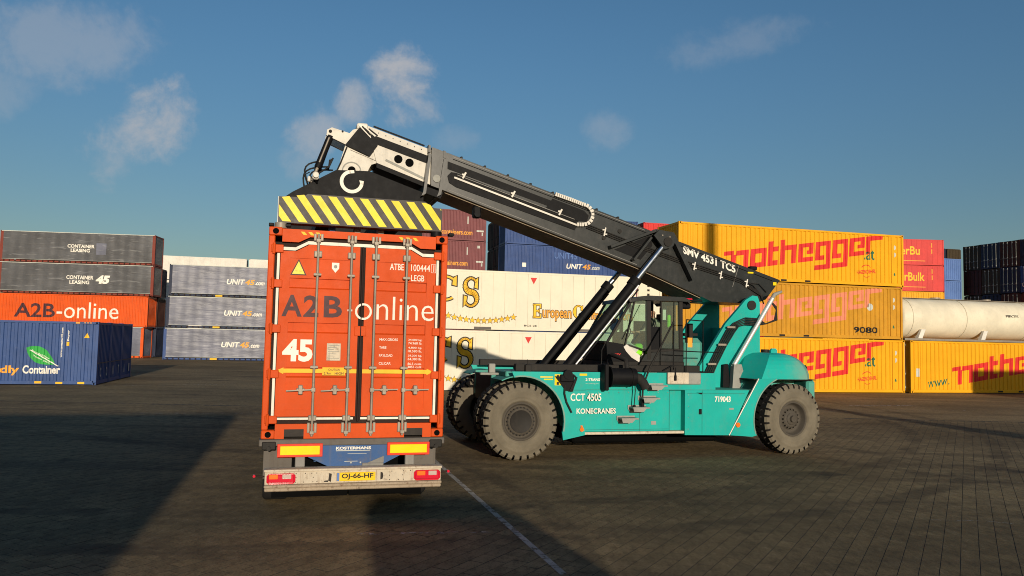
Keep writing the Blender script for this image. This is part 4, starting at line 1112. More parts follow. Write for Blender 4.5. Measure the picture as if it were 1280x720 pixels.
f = MB(); f.cyl((1.44, ym + .6, 4.45), (1.44, ym + .6, 5.3), .55, n=28); f.build('rotator', 'black_metal', t)
hk = ring2d(1.53, 5.83, .255, .075, 26, 98, 350) + [((1.46, 6.075), (1.48, 6.005), (1.58, 6.02), (1.57, 6.085)), ((1.78, 5.80), (1.71, 5.80), (1.69, 5.87), (1.785, 5.86))]
print_on('hook_emblem', rects2d(hk), 'print_white', gs, ym, .004)
f = MB(); f.bbox(.70, ym - .2, 5.79, .83, ym - .05, 5.95, .03); f.cyl((.765, ym - .25, 5.87), (.765, ym - .2, 5.87), .055, n=14); f.bbox(.60, ym - .15, 5.74, .66, ym, 5.86, .02); f.build('work_lamp', 'white_paint', t)
f = MB(); f.tube([(.70, ym - .1, 5.76), (.58, ym - .1, 5.80), (.56, ym - .1, 5.90), (.64, ym - .1, 5.95)], .012, 6); f.tube([(.80, ym, 5.74), (.77, ym - .1, 5.80)], .025, 6); f.build('lamp_bracket', 'black_metal', t)
f = MB()
for k, (a, b_) in enumerate((((.62, 5.75), (.95, 6.3)), ((.55, 5.7), (1.05, 6.2)), ((.70, 5.75), (1.15, 6.15)))):
    pts = []
    for i in range(9):
        u = i / 8; pts.append((a[0] + (b_[0] - a[0]) * u - .22 * sin(pi * u), ym + .3 + k * .1, a[1] + (b_[1] - a[1]) * u + .12 * sin(pi * u)))
    f.tube(pts, .018, 6)
f.build('hydraulic_hose', 'rubber_black', t)

# ------------------------------------------------------------------ the reach stacker
RO = Vector((-.295, 18.333, 0))
S = thing('reach_stacker', 'large teal reach stacker with black boom raised over the orange container', 'reach stacker', RO[:], A16)
TP = 'teal_paint'
def big_tyre():
    f = MB(); R, w = .775, .50
    f.lathe([(.40, .06), (.43, .02), (.445, .012), (.455, .018), (.50, .002), (.52, -.004), (.53, .001), (.60, -.006), (.63, -.006), (.64, .002), (.70, .02)], 0, 0, 64, 0)
    f.lathe([(.70, .02), (.745, .075), (.752, .16), (.752, w - .16), (.745, w - .075), (.70, w - .02)], 0, 0, 64, 1)
    f.lathe([(.70, w - .02), (.62, w + .004), (.52, w + .002), (.44, w - .015), (.40, w - .06)], 0, 0, 64, 0)
    N = 30
    for side in (0, 1):
        for k in range(N):
            a = 2 * pi * (k + .5 * side) / N; hw = pi / N * .70
            def pt(r, an, y): return (r * cos(an), y if side == 0 else w - y, r * sin(an))
            sk = .07
            sh = [(.70, .012), (.755, .045), (.80, .075)]
            v = []
            for an0 in (a - hw, a + hw):
                v += [pt(.69, an0, .012), pt(.765, an0, .028), pt(.803, an0, .072), pt(.803, an0 + sk, .27), pt(.745, an0 + sk, .27), pt(.70, an0, .08)]
            fs = [(0, 1, 7, 6), (1, 2, 8, 7), (2, 3, 9, 8), (3, 4, 10, 9), (0, 5, 4, 3, 2, 1), (6, 7, 8, 9, 10, 11)]
            if side: fs = [q[::-1] for q in fs]
            f.add(v, fs[:2], 0); f.add(v, fs[2:], 1)
    return f
def rim_mb(front):
    f = MB()
    if front: pr = [(.405, .055), (.375, .03), (.355, .05), (.345, .10), (.30, .12), (.285, .08), (.27, .06), (.001, .055)]
    else: pr = [(.405, .055), (.375, .03), (.355, .06), (.34, .16), (.30, .20), (.24, .19), (.20, .12), (.16, .10), (.001, .10)]
    f.lathe(pr, 0, 0, 40)
    return f
tm = big_tyre().mesh('wheel', ['tyre_dusty', 'rubber_black'])
rmf = rim_mb(True).mesh('rim', 'rim_dark'); rmr = rim_mb(False).mesh('rim', 'rim_dark')
def bolts(n, r, y, s, front):
    f = MB()
    for k in range(n):
        a = 2 * pi * k / n; f.cyl((r * cos(a), y - .03, r * sin(a)), (r * cos(a), y, r * sin(a)), s, n=6)
    if not front: f.cyl((0, .02, 0), (0, .12, 0), .07, .09, n=14)
    f.lathe([(.235, .045), (.215, .052), (.001, .05)] if front else [(.14, .09), (.12, .07), (.001, .07)], 0, 0, 24)
    return f
bmf = bolts(24, .285, .085, .018, True).mesh('hub', 'dark_metal'); bmr = bolts(16, .215, .125, .018, False).mesh('hub', 'rim_dark')
def wheel(x, y, z, rz, front):
    w_ = reuse('wheel', tm, S, (x, y, z), (0, 0, rz)); w_['label'] = ('dusty front tyre' if front else 'dusty rear steering tyre')
    reuse('rim', rmf if front else rmr, w_); reuse('hub', bmf if front else bmr, w_)
    return w_
R0_ = .803
wheel(0, -2.0, R0_, 0, True); wheel(0, -1.42, R0_, 0, True)
wheel(0, 1.42, R0_, pi, True); wheel(0, 2.0, R0_, pi, True)
# far inner wheels: the side that faces the camera is their back; show the plain disc there
for y in (.92, 1.50): pass
ws = radians(6)
wheel(6.55 + .0, -1.98, R0_, ws, False); wheel(6.55, 1.98, R0_, pi + ws, False)
f = MB(); f.cyl((0, -1.0, .80), (0, 1.0, .80), .20, n=16); f.bbox(-.35, -.45, .5, .35, .45, 1.1, .05); f.build('front_axle', 'dark_metal', S)
f = MB(); f.bbox(6.37, -1.4, .62, 6.73, 1.4, .98, .04); f.build('rear_axle', 'dark_metal', S)
# chassis
f = MB(); f.prism([(-.35, 1.2), (1.0, 1.05), (1.3, .58), (4.8, .55), (5.2, .9), (7.0, 1.0), (7.0, 1.7), (-.35, 1.75)], -.80, -.72); f.prism([(-.35, 1.2), (1.0, 1.05), (1.3, .58), (4.8, .55), (5.2, .9), (7.0, 1.0), (7.0, 1.7), (-.35, 1.75)], .72, .80)
f.box(1.5, -.7, .6, 4.7, .7, .68); f.build('chassis', 'teal_dusty', S); f = MB(); f.box(-.35, -.7, 1.1, -.25, .7, 1.7); f.build('front_plate', 'dark_metal', S)
f = MB(); f.bbox(1.5, -1.0, .20, 5.1, 1.2, .48, .05); f.build('belly_shade_box', 'hole_black', S)  # near-black box added as the band of shade below the body
f = MB(); f.bbox(2.2, -.5, .49, 3.6, .5, 1.5, .08); f.bbox(3.8, -.6, .49, 5.0, .6, 1.6, .08); f.build('engine_block', 'black_metal', S)
def arc(cx, cz, r, a0, a1, n): return [(cx + r * cos(radians(a0 + (a1 - a0) * k / n)), cz + r * sin(radians(a0 + (a1 - a0) * k / n))) for k in range(n + 1)]
for sg in (-1, 1):
    ya, yb = sorted((sg * 1.90, sg * 1.84))
    # front mudguard and side skin
    pts = [(1.46, .50), (1.42, .46), (.95, .40)] + arc(.02, .80, .95, -15, 108, 16) + [(-.72, 1.86), (-.15, 1.80), (.30, 1.74), (1.30, 1.76), (1.38, 1.46), (1.38, .52)]
    pts = [(1.44, .50), (.95, .40)] + arc(.02, .78, .94, -14, 100, 16) + [(-.20, 1.83), (1.44, 1.83)]
    f = MB(); f.prism(pts, ya, yb); f.build('front_mudguard', TP, S)
    f = MB(); ap = arc(.02, .78, .965, 8, 116, 18); ap2 = arc(.02, .78, .945, 8, 116, 18)
    f.prism(ap + ap2[::-1], sg * 1.0, sg * 1.839); f.build('mudguard_liner', 'teal_dusty', S)
    f = MB(); a1_ = arc(.02, .78, .942, -12, 99, 20); a2_ = arc(.02, .78, .972, -12, 99, 20)
    f.prism(a1_ + a2_[::-1], sg * 1.845, sg * 1.908); f.build('arch_lip', 'teal_worn', S)
    f = MB(); a1_ = arc(6.55, .78, 1.002, 198, 114, 16); a2_ = arc(6.55, .78, 1.028, 198, 114, 16)
    f.prism(a1_ + a2_[::-1], sg * 1.845, sg * 1.908); f.build('arch_lip', 'teal_worn', S)
    f = MB(); f.bbox(1.445, sg * 1.85 if sg < 0 else 1.0, .56, 3.44, sg * 1.0 if sg < 0 else 1.85, 1.455, .012); f.build('fuel_tank', TP, S, label='teal side tank with steps')
    f = MB(); f.bbox(1.44, sg * 1.87 if sg < 0 else 1.4, .50, 3.80, sg * 1.4 if sg < 0 else 1.87, .556, .01); f.build('side_sill', 'bumper_cream' if sg < 0 else 'rail_grey', S)
    f = MB(); f.box(3.44, sg * 1.70 if sg < 0 else 1.0, .56, 3.80, sg * 1.0 if sg < 0 else 1.70, 1.44); f.build('recess_panel', TP, S)
    f = MB(); f.prism([(3.80, .47), (4.90, .45), (5.42, 1.454), (3.80, 1.454)], sg * 1.0, sg * 1.895); f.build('battery_box', TP, S)
    f = MB(); f.bar((4.90, sg * 1.897, .45), (5.66, sg * 1.897, 1.72), .03, .02); f.build('edge_strip', 'print_white', S)
    pts = [(4.92, .45), (5.48, .40)] + arc(6.55, .80, .99, 193, 95, 12) + [(6.50, 1.79), (7.20, 1.72), (7.20, 1.64)][:1] + [(6.4, 1.81), (5.69, 1.70)]
    pts = [(4.93, .45), (5.50, .41)] + arc(6.55, .78, 1.0, 200, 112, 12) + [(6.2, 1.72), (5.68, 1.71)]
    f = MB(); f.prism(pts, ya, yb); f.build('rear_mudguard', TP, S)
    # deck strip above the side skin
    f = MB(); f.prism([(1.44, 1.462), (4.60, 1.462), (4.60, 1.83), (1.44, 1.83)], sg * 1.82, sg * 1.72); f.build('deck_side', TP, S)
    f = MB(); f.bbox(-.05, sg * 1.66 if sg < 0 else 1.52, 1.835, 4.3, sg * 1.52 if sg < 0 else 1.66, 1.985, .01); f.build('deck_rail', 'dark_metal', S)
f = MB(); f.box(1.2, -1.84, 1.455, 5.6, 1.84, 1.461); f.build('deck_plate', 'teal_dusty', S)
f = MB(); f.box(.9, -1.70, 1.83, 4.6, 1.70, 1.85); f.build('upper_deck', 'black_metal', S)
f = MB(); f.bbox(-.25, -1.6, 1.70, .9, -.3, 1.82, .02); f.build('front_deck', 'teal_dusty', S)
# little lamp and clutter at the front corner
f = MB(); f.bbox(-.62, -1.62, 1.78, -.48, -1.50, 1.98, .015); f.bbox(-.80, -1.60, 1.74, -.40, -1.45, 1.79, .01); f.build('head_lamp', 'machine_grey', S)
f = MB(); f.bbox(.14, -1.75, 1.70, .27, -1.66, 1.97, .01); f.cyl((.19, -1.72, 1.97), (.19, -1.72, 2.08), .01, n=6); f.build('marker_lamp', 'dark_metal', S)
f = MB(); f.bbox(.21, -1.765, 1.73, .29, -1.751, 1.80, .01); f.build('lamp_lens', 'lamp_orange', S)
# H mark and plate
YN = -1.90
print_on('marking', rects2d([(.74, 1.55, .88, 1.78)]), 'yellow_sign', S, YN, .003)
print_on('marking', rects2d([(.785, 1.56, .835, 1.62), (.785, 1.70, .835, 1.765)]), 'print_black', S, YN, .006)
print_on('marking', rects2d([(.42, 1.71, .70, 1.735), (.50, 1.66, .70, 1.685)]), 'yellow_sign', S, YN, .003)
print_on('marking', rects2d([(1.30, 1.755, 1.47, 1.80)]), 'yellow_sign', S, YN, .003)
def sp(txt, mt_, x0, z0, x1, z1, off=.0, y=YN, parent=None): return print_on('lettering', fit(text2d(txt, off), x0, z0, x1, z1), mt_, parent or S, y, .004)
sp('TELING-TRANS', 'print_white', 1.22, 1.64, 1.80, 1.70, .03, -1.82); sp('www.teling.nl', 'print_pale', 1.36, 1.57, 1.76, 1.595, .0, -1.82)
sp('CCT 4505', 'print_white', 1.10, 1.22, 1.80, 1.38, .015, -1.903); sp('KONECRANES', 'print_white', 1.24, .95, 2.14, 1.065, .02, -1.903)
sp('719043', 'print_white', 4.54, 1.19, 4.94, 1.32, .03, -1.895)
# panel joints, door latch, lamps on the side skin
f = MB(); f.box(1.443, -1.853, .56, 1.449, -1.851, 1.45); f.box(2.72, -1.853, .565, 2.726, -1.851, 1.45); f.box(4.22, -1.899, .48, 4.226, -1.8955, 1.45); f.box(1.0, -1.904, 1.447, 1.44, -1.9005, 1.454); f.box(1.9, -1.824, 1.47, 1.907, -1.8205, 1.82); f.build('panel_joint', 'seal_black', S)
f = MB(); f.bbox(4.14, -1.91, .92, 4.21, -1.896, 1.04, .006); f.build('latch', 'black_metal', S)
f = MB(); f.prism([(4.08, 1.40), (4.24, 1.40), (4.20, 1.36)], -1.91, -1.896); f.build('vent_lip', 'black_metal', S)
f = MB(); f.prism(disc2d(1.36, .62, .045, 12), -1.93, -1.902); f.prism([(1.33, .70), (1.37, .71), (1.42, .60), (1.38, .58)], -1.915, -1.901); f.build('side_lamp', 'lamp_orange', S)
f = MB(); f.prism(disc2d(5.12, .68, .055, 14), -1.925, -1.896); f.build('side_lamp', 'lamp_orange', S)
f = MB(); f.bbox(5.90, -1.87, 1.63, 5.98, -1.842, 1.68, .006); f.build('side_lamp', 'yellow_sign', S)
for k in range(9):
    f = MB(); f.cyl((1.52 + k * .235, -1.856, 1.40), (1.52 + k * .235, -1.85, 1.40), .012, n=6); f.build('bolt', 'teal_worn', S)
for k in range(4):
    f = MB(); f.cyl((3.88, -1.90, .60 + k * .25), (3.88, -1.894, .60 + k * .25), .012, n=6); f.build('bolt', 'teal_worn', S)
f = MB(); f.bbox(4.9, -1.899, 1.02, 5.02, -1.8955, 1.06, .001); f.bbox(3.0, -1.86, .7, 3.12, -1.851, .78, .002); f.build('small_plate', 'machine_grey', S)
f = MB(); f.box(3.44, -1.852, .58, 3.446, -1.8505, 1.44); f.box(1.45, -1.854, .60, 3.42, -1.8515, .606); f.box(3.84, -1.8985, 1.385, 5.3, -1.8955, 1.391); f.build('panel_joint', 'seal_black', S)
# steps
for x, z in ((2.18, .80), (2.44, 1.03), (2.68, 1.23), (2.86, 1.50)):
    f = MB(); f.bbox(x + .02, -2.10, z + .035, x + .42, -1.86, z + .07, .008); f.prism([(x, z + .10), (x + .42, z + .10), (x + .42, z + .07), (x + .30, z - .07), (x + .06, z - .07), (x, z + .02)], -1.872, -1.862)
    f.prism([(x + .02, z + .05), (x + .34, z + .05), (x + .26, z - .03), (x + .04, z - .03)], -2.11, -2.10); f.build('step', 'machine_grey' if z > .9 else 'machine_grey', S)
f = MB(); f.tube([(2.72, -1.98, 1.0), (2.74, -1.98, 1.55), (2.90, -1.98, 1.95), (3.55, -1.80, 2.95)], .022, 6); f.tube([(2.52, -2.0, 1.05), (2.55, -2.0, 1.45), (2.6, -1.8, 1.9)], .012, 6); f.build('step_rail', 'dark_metal', S)
f = MB(); f.bbox(2.50, -2.02, 1.03, 2.56, -1.98, 1.14, .01); f.bbox(2.70, -2.0, .98, 2.77, -1.94, 1.30, .01); f.build('rail_foot', 'black_metal', S)
f = MB(); f.bbox(3.40, -1.86, 1.575, 4.22, -1.3, 1.835, .02); f.build('battery_locker', 'machine_grey', S)
f = MB(); f.bbox(3.38, -1.885, 1.59, 3.90, -1.862, 1.84, .008); f.build('cream_panel', 'bumper_cream', S)
f = MB(); f.bbox(3.53, -1.91, 1.66, 3.59, -1.886, 1.78, .008); f.cyl((3.56, -1.90, 1.75), (3.56, -1.90, 1.95), .02, .012, n=8); f.build('antenna_base', 'black_metal', S)
f = MB(); f.prism([(2.95, 1.60), (3.40, 1.60), (3.42, 1.83), (2.98, 1.83)], -1.80, -1.74); f.build('wash_tank', 'print_pale', S)
# air cleaner
f = MB(); f.cyl((1.95, -2.02, 1.74), (2.52, -2.02, 1.74), .19, n=24); f.cyl((1.92, -2.02, 1.74), (1.95, -2.02, 1.74), .225, n=24); f.cyl((2.40, -2.02, 1.74), (2.44, -2.02, 1.74), .205, n=24); f.bbox(1.80, -2.10, 1.45, 1.90, -1.86, 2.02, .02); f.build('air_cleaner', 'black_metal', S)
f = MB(); f.tube([(2.50, -2.02, 1.74), (2.62, -2.02, 1.72), (2.72, -2.03, 1.62), (2.78, -2.04, 1.50)], [.10, .11, .10, .10], 14); f.build('intake_pipe', 'rubber_black', S)
f = MB(); f.tube([(2.35, -2.0, 1.92), (2.35, -1.95, 2.1), (2.3, -1.3, 2.2)], .05, 10); f.tube([(1.96, -1.5, 1.95), (2.05, -1.3, 2.3), (2.15, -1.25, 2.45)], .012, 6); f.build('air_hose', 'rubber_black', S)

# --- cab
CY0, CY1 = -1.12, .50
cab = MB(); cab.bbox(2.30, CY0, 1.86, 4.20, CY1, 2.06, .02)
cab = cab.build('cab', 'dark_metal', S, label='black framed cab with greenish glass')
f = MB(); f.prism([(3.06, 2.06), (4.16, 2.06), (4.16, 2.32), (3.90, 2.30), (3.34, 2.26), (3.10, 2.18)], CY0 + .004, CY0 + .05); f.build('lower_panel', 'boom_grey', cab)
f = MB()
cp = [(2.66, 2.38), (2.72, 2.28), (2.86, 2.14), (3.06, 2.03), (3.06, 2.20), (2.96, 2.26), (2.84, 2.36), (2.74, 2.44)]
f.prism(cp, CY0 + .0, CY0 + .12); f.build('front_shell', 'white_paint', cab)
f = MB(); f.prism([(2.28, 2.06), (3.06, 2.06), (2.90, 2.14), (2.74, 2.30), (2.66, 2.44), (2.24, 2.50)], CY0 + .02, CY1 - .02); f.build('front_base', 'black_metal', cab)
sp('SMV', 'print_red', 2.42, 2.19, 2.60, 2.23, .03, CY0 + .02, cab)
f = MB()
pil = [((3.30, CY0 + .05, 2.10), (3.28, CY0 + .05, 3.46), .10, .10), ((4.12, CY0 + .05, 2.10), (4.10, CY0 + .05, 3.46), .09, .09), ((4.12, CY1 - .05, 2.10), (4.10, CY1 - .05, 3.46), .09, .09),
       ((3.30, CY1 - .05, 2.10), (3.28, CY1 - .05, 3.46), .07, .07), ((2.72, CY0 + .06, 2.40), (2.94, CY0 + .06, 3.44), .04, .04), ((2.30, CY1 - .05, 2.48), (2.86, CY1 - .05, 3.43), .05, .05),
       ((2.28, CY0 + .06, 2.48), (2.86, CY0 + .06, 3.43), .05, .05), ((2.24, CY0 + .06, 2.48), (2.24, CY1 - .05, 2.48), .05, .05)]
for p_, q_, a, b_ in pil: f.bar(p_, q_, a, b_)
f.bar((3.30, CY0 + .05, 2.28), (2.78, CY0 + .05, 2.44), .03, .03); f.bar((3.30, CY0 + .03, 2.30), (4.12, CY0 + .03, 2.33), .04, .05)
f.bar((3.62, CY0 + .05, 2.35), (3.61, CY0 + .05, 3.45), .03, .03)
f.build('cab_frame', 'dark_metal', cab)
f = MB(); f.prism([(2.80, 3.40), (3.12, 3.46), (4.24, 3.46), (4.30, 3.40), (4.30, 3.50), (4.16, 3.56), (3.24, 3.57), (2.82, 3.49)], CY0 - .06, CY1 + .04); f.build('cab_roof', 'boom_grey', cab)
f = MB(); f.bbox(4.18, CY0 + .1, 3.30, 4.42, CY0 + .35, 3.44, .03); f.build('roof_lamp', 'black_metal', cab)
f = MB(); f.bbox(4.20, CY0 + .05, 3.47, 4.44, CY0 + .18, 3.55, .02); f.build('tail_lamp', 'lamp_red', cab)
f = MB(); f.tube([(4.3, CY0, 3.50), (4.62, CY0 - .05, 3.49)], .018, 6); f.build('lamp_arm', 'black_metal', cab)
def pane(pts, name='window_pane'):
    m_ = MB(); m_.add(pts, [tuple(range(len(pts)))]); return m_.build(name, 'cab_glass', cab)
pane([(2.72, CY0 + .03, 2.44), (3.25, CY0 + .03, 2.32), (3.23, CY0 + .03, 3.46), (2.96, CY0 + .03, 3.44)])
pane([(2.30, CY0 + .05, 2.50), (2.68, CY0 + .03, 2.43), (2.90, CY0 + .03, 3.42), (2.87, CY0 + .05, 3.42)])
pane([(3.63, CY0 + .04, 2.36), (4.07, CY0 + .04, 2.36), (4.05, CY0 + .04, 3.44), (3.63, CY0 + .04, 3.44)])
pane([(2.26, CY0 + .07, 2.50), (2.26, CY1 - .07, 2.50), (2.85, CY1 - .07, 3.42), (2.85, CY0 + .07, 3.42)])
pane([(2.36, CY1 - .04, 2.48), (3.26, CY1 - .04, 2.30), (3.26, CY1 - .04, 3.44), (2.88, CY1 - .04, 3.42)])
pane([(3.33, CY1 - .04, 2.36), (4.07, CY1 - .04, 2.36), (4.05, CY1 - .04, 3.44), (3.31, CY1 - .04, 3.44)])
f = MB(); f.prism([(3.34, 2.33), (3.60, 2.33), (3.60, 2.86), (3.34, 2.86)], CY0 + .035, CY0 + .045); f.prism([(3.64, 2.36), (4.08, 2.36), (4.08, 2.78), (3.64, 2.78)], CY0 + .045, CY0 + .055); f.build('door_lower_panel', 'black_metal', cab)
f = MB(); f.bbox(3.62, .41, 2.36, 4.10, .455, 3.02, .01); f.build('rear_partition', 'black_metal', cab)
f = MB(); f.bbox(3.52, -.75, 2.42, 4.0, -.15, 2.56, .05); f.prism([(3.86, 2.5), (4.02, 2.5), (4.06, 3.16), (3.93, 3.18)], -.70, -.20); f.bbox(3.94, -.58, 3.18, 4.03, -.32, 3.36, .03); f.bbox(3.55, -.65, 2.06, 3.95, -.25, 2.42, .02); f.build('driver_seat', 'seat_black', cab)
f = MB(); f.tube([(2.86, -.45, 2.15), (3.02, -.45, 2.62)], .05, 8)
f.tube([(3.02 + .06 * sin(a * pi / 8) * 0 + .17 * cos(a * pi / 8) * .45, -.45 + .19 * sin(a * pi / 8), 2.66 + .17 * cos(a * pi / 8) * .89) for a in range(17)], .014, 6, cap=False)
f.build('steering_wheel', 'black_metal', cab)
f = MB(); f.bbox(2.62, -.9, 2.38, 2.84, -.6, 2.72, .03); f.bbox(2.52, -.86, 2.75, 2.68, -.62, 3.02, .04); f.bbox(2.58, -.75, 2.1, 2.66, -.65, 2.8, .01); f.build('control_console', 'black_metal', cab)
f = MB(); f.bbox(3.02, -.98, 2.18, 3.22, -.70, 2.46, .04); f.bbox(3.72, -1.05, 2.38, 3.98, -.85, 2.56, .04); f.bbox(3.88, -.90, 2.85, 3.96, -.84, 3.15, .02); f.build('hi_vis_vest', 'hivis', cab)
f = MB(); f.prism([(2.74, 2.46), (2.84, 2.50), (3.10, 2.34), (3.00, 2.24)], -1.02, -.92); f.build('pale_panel', 'print_pale', cab)
f = MB(); f.box(3.42, .30, 3.22, 3.50, .31, 3.42); f.box(3.66, CY0 + .05, 3.02, 3.74, CY0 + .06, 3.26); f.build('paper_notice', 'print_white', cab)
# mirrors & wiper & thin aerials
f = MB(); f.tube([(2.62, CY0, 2.55), (3.05, CY0 - .02, 3.36)], .008, 5); f.build('wiper', 'black_metal', cab)
f = MB(); f.tube([(2.20, -1.3, 2.10), (2.02, -1.62, 1.7)], .01, 5); f.build('stay', 'black_metal', cab)
# hand rails by the cab
f = MB()
rl = [((4.32, -1.75, 1.85), (4.32, -1.75, 3.0)), ((4.32, -1.75, 3.0), (3.90, -1.75, 3.02)), ((3.90, -1.75, 1.85), (3.90, -1.75, 3.02)), ((4.32, -1.75, 2.30), (3.60, -1.75, 2.32)), ((3.56, -1.80, 1.9), (3.56, -1.80, 3.42)), ((3.56, -1.8, 2.0), (3.35, -1.75, 1.88)), ((4.32, -1.75, 2.3), (4.7, -1.75, 2.3)), ((4.7, -1.75, 1.85), (4.7, -1.75, 2.98)), ((4.32, -1.75, 3.0), (4.7, -1.75, 2.98))]
for a, b_ in rl[:7]: f.tube([a, b_], .014, 6)
f.build('hand_rail', 'black_metal', S)
f = MB(); f.bbox(4.22, -1.3, 2.50, 4.32, -1.1, 2.95, .01); f.bbox(4.16, -1.2, 2.66, 4.5, -1.0, 2.73, .01); f.build('tank_bracket', 'dark_metal', S)
f = MB(); f.bbox(4.26, -.80, 1.85, 4.9, .80, 2.62, .12); f.build('hydraulic_tank', 'teal_dusty', S)
print_on('sticker', rects2d([(4.18, 2.40, 4.30, 2.62)]), 'print_orange', S, -1.30, .003)

# --- boom support tower
for sg in (-1, 1):
    ya, yb = sorted((sg * .98, sg * .88))
    f = MB(); f.prism([(4.58, 1.462), (4.60, 1.85), (4.74, 2.05), (5.36, 2.98), (5.72, 3.36), (5.90, 3.56), (6.10, 3.68), (6.24, 3.66), (6.30, 3.50), (6.30, 1.462)], ya, yb)
    f.build('support_plate', TP, S)
f = MB(); f.box(6.05, -.879, 1.5, 6.29, .879, 2.9); f.box(5.3, -.879, 1.5, 5.5, .879, 2.3); f.build('cross_plate', TP, S)
# recessed dark slot and its cover, tilt ram
f = MB(); f.prism([(5.22, 1.47), (5.24, 2.00), (5.36, 2.02), (5.42, 1.47)], -1.10, -.985); f.build('ram_bracket', 'black_metal', S)
f = MB(); f.prism([(5.38, 1.46), (5.42, 2.02), (5.62, 2.02), (5.80, 1.46)], -1.26, -1.12); f.build('ram_shield', 'machine_grey', S)
f = MB(); f.cyl((5.45, -1.16, 1.95), (6.60, -1.05, 3.62), .055, n=14); f.build('exhaust_pipe', 'polished', S)
f = MB(); f.tube([(6.58, -1.05, 3.60), (6.66, -1.05, 3.72), (6.86, -1.05, 3.80)], [.05, .05, .03], 10); f.build('pipe_tip', 'machine_grey', S)
f = MB(); f.cyl((6.06, -1.02, 3.44), (6.06, -.86, 3.44), .115, n=20); f.build('boom_pivot', 'dark_metal', S)
for k in range(5):
    f = MB(); o_ = .052 * k
    pts = [(4.62 + o_ * 1.2, -1.04, 1.50), (4.88 + o_, -1.04, 1.98), (5.14 + o_, -1.04, 2.45), (5.36 + o_, -1.04, 2.82 - k * .01), (5.55 + o_ * .6, -1.05, 3.00 - k * .02), (5.85, -1.06, 3.13 - k * .04), (6.2, -1.04, 3.12 - k * .04), (6.45, -1.0, 3.0 + .0 * k), (6.70 + .02 * k, -.98, 3.10), (6.78, -.95, 3.35 + .02 * k), (6.60, -.9, 3.62)]
    f.tube(pts, .0145, 6); f.build('hydraulic_hose', 'rubber_black', S)
for x, z in ((4.72, 1.62), (4.93, 2.02), (5.20, 2.48), (5.44, 2.90)):
    f = MB(); f.bbox(x - .09, -1.08, z - .03, x + .13, -1.055, z + .02, .005); f.build('hose_clamp', 'galvanised', S)
# --- engine hood / counterweight
def hood():
    f = MB(); z0 = 1.705
    # cross sections across y: flat-topped dome with sloping ends
    ys = [-1.84, -1.80, -1.60, -1.30, 1.30, 1.60, 1.80, 1.84]; ins = [.10, .02, 0, 0, 0, 0, .02, .10]; hz = [.0, .25, .52, .60, .60, .52, .25, .0]
    def prof(i):
        h = hz[i] + .02
        k = h / .62
        pts = [(5.55, z0), (5.62 + .05, z0 + .25 * k), (5.88, z0 + .46 * k), (6.12, z0 + .60 * k), (6.50, z0 + .62 * k), (6.80, z0 + .54 * k), (7.05, z0 + .36 * k), (7.18, z0 + .16 * k), (7.20, z0)]
        return pts
    n = 9; vs = []
    for i, y in enumerate(ys):
        for x, z in prof(i): vs.append((x, y, z))
    fs = [(i * n + j, i * n + j + 1, (i + 1) * n + j + 1, (i + 1) * n + j) for i in range(len(ys) - 1) for j in range(n - 1)]
    f.add(vs, fs, 0); return f
def hood2():
    f = MB(); z0 = 1.705; n = 20
    rings = []
    for t_ in range(9):
        u = t_ / 8 * pi / 2; hgt = .60 * sin(u); s_ = cos(u)
        # rounded rectangle plan shrinking upwards: flat bevel on the front corner
        yo = 1.30 + .54 * (s_ ** .8); xa = 5.56 + (6.12 - 5.56) * (t_ / 8) ** 1.15; xb = 6.62 + .60 * s_ ** .85
        c1 = .40; c2 = .22
        poly = [(xa, -yo + c1 + .25), (xa + c1 * .55, -yo), (xb - c2, -yo), (xb, -yo + c2), (xb, yo - c2), (xb - c2, yo), (xa + c1 * .55, yo), (xa, yo - c1 - .25)]
        rings.append([(x, y, z0 + hgt) for x, y in poly])
    m_ = len(rings[0]); vs = [v for r in rings for v in r]
    fs = [(i * m_ + k, i * m_ + (k + 1) % m_, (i + 1) * m_ + (k + 1) % m_, (i + 1) * m_ + k) for i in range(8) for k in range(m_)]
    fs.append(tuple(8 * m_ + k for k in range(m_))); f.add(vs, fs); return f
hm, hg, hb, hco = newmat('dusty teal hood'); M['hood'] = hm
hs_ = hg.new('ShaderNodeSeparateXYZ'); hg.l.new(hco, hs_.inputs[0])
hn = hg.noise(hco, 3.5, 6, .7); hx_ = hg.math('MULTIPLY_ADD', hn, .9, hg.math('SUBTRACT', hs_.outputs[0], .45))
hc = hg.mix(hg.smooth(hx_, 6.35, 7.15, 0, .62), (.010, .40, .345), (.26, .29, .22))
hg.put(hb.inputs['Base Color'], hg.mix(hg.smooth(hg.noise(hco, 9, 5, .7), .5, .75, 0, .25), hc, (.12, .22, .18))); hb.inputs['Roughness'].default_value = .5; hb.inputs['Specular IOR Level'].default_value = .2
hd = hood2().build('engine_hood', 'hood', S)
bm = bmesh.new(); bm.from_mesh(hd.data); bmesh.ops.recalc_face_normals(bm, faces=bm.faces[:]); bm.to_mesh(hd.data); bm.free()
f = MB(); f.bbox(5.56, -1.86, 1.685, 7.22, 1.86, 1.704, .004); f.build('hood_rim', 'seal_black', S)
f = MB(); f.bbox(5.6, -1.3, 1.0, 7.05, 1.3, 1.68, .03); f.bbox(7.06, -1.75, .9, 7.30, 1.75, 1.68, .05); f.build('counterweight', 'teal_dusty', S)
f = MB(); f.prism([(6.44, 2.28), (6.62, 2.28), (6.62, 2.36), (6.58, 2.41), (6.48, 2.41), (6.44, 2.36)], -1.22, -1.16); f.build('lifting_lug', TP, S)
f = MB(); f.cyl((7.12, -1.5, 1.95), (7.20, -1.5, 1.98), .06, n=12); f.bbox(7.10, -1.55, 1.84, 7.16, -1.45, 1.95, .01); f.build('rear_lamp', 'black_metal', S)
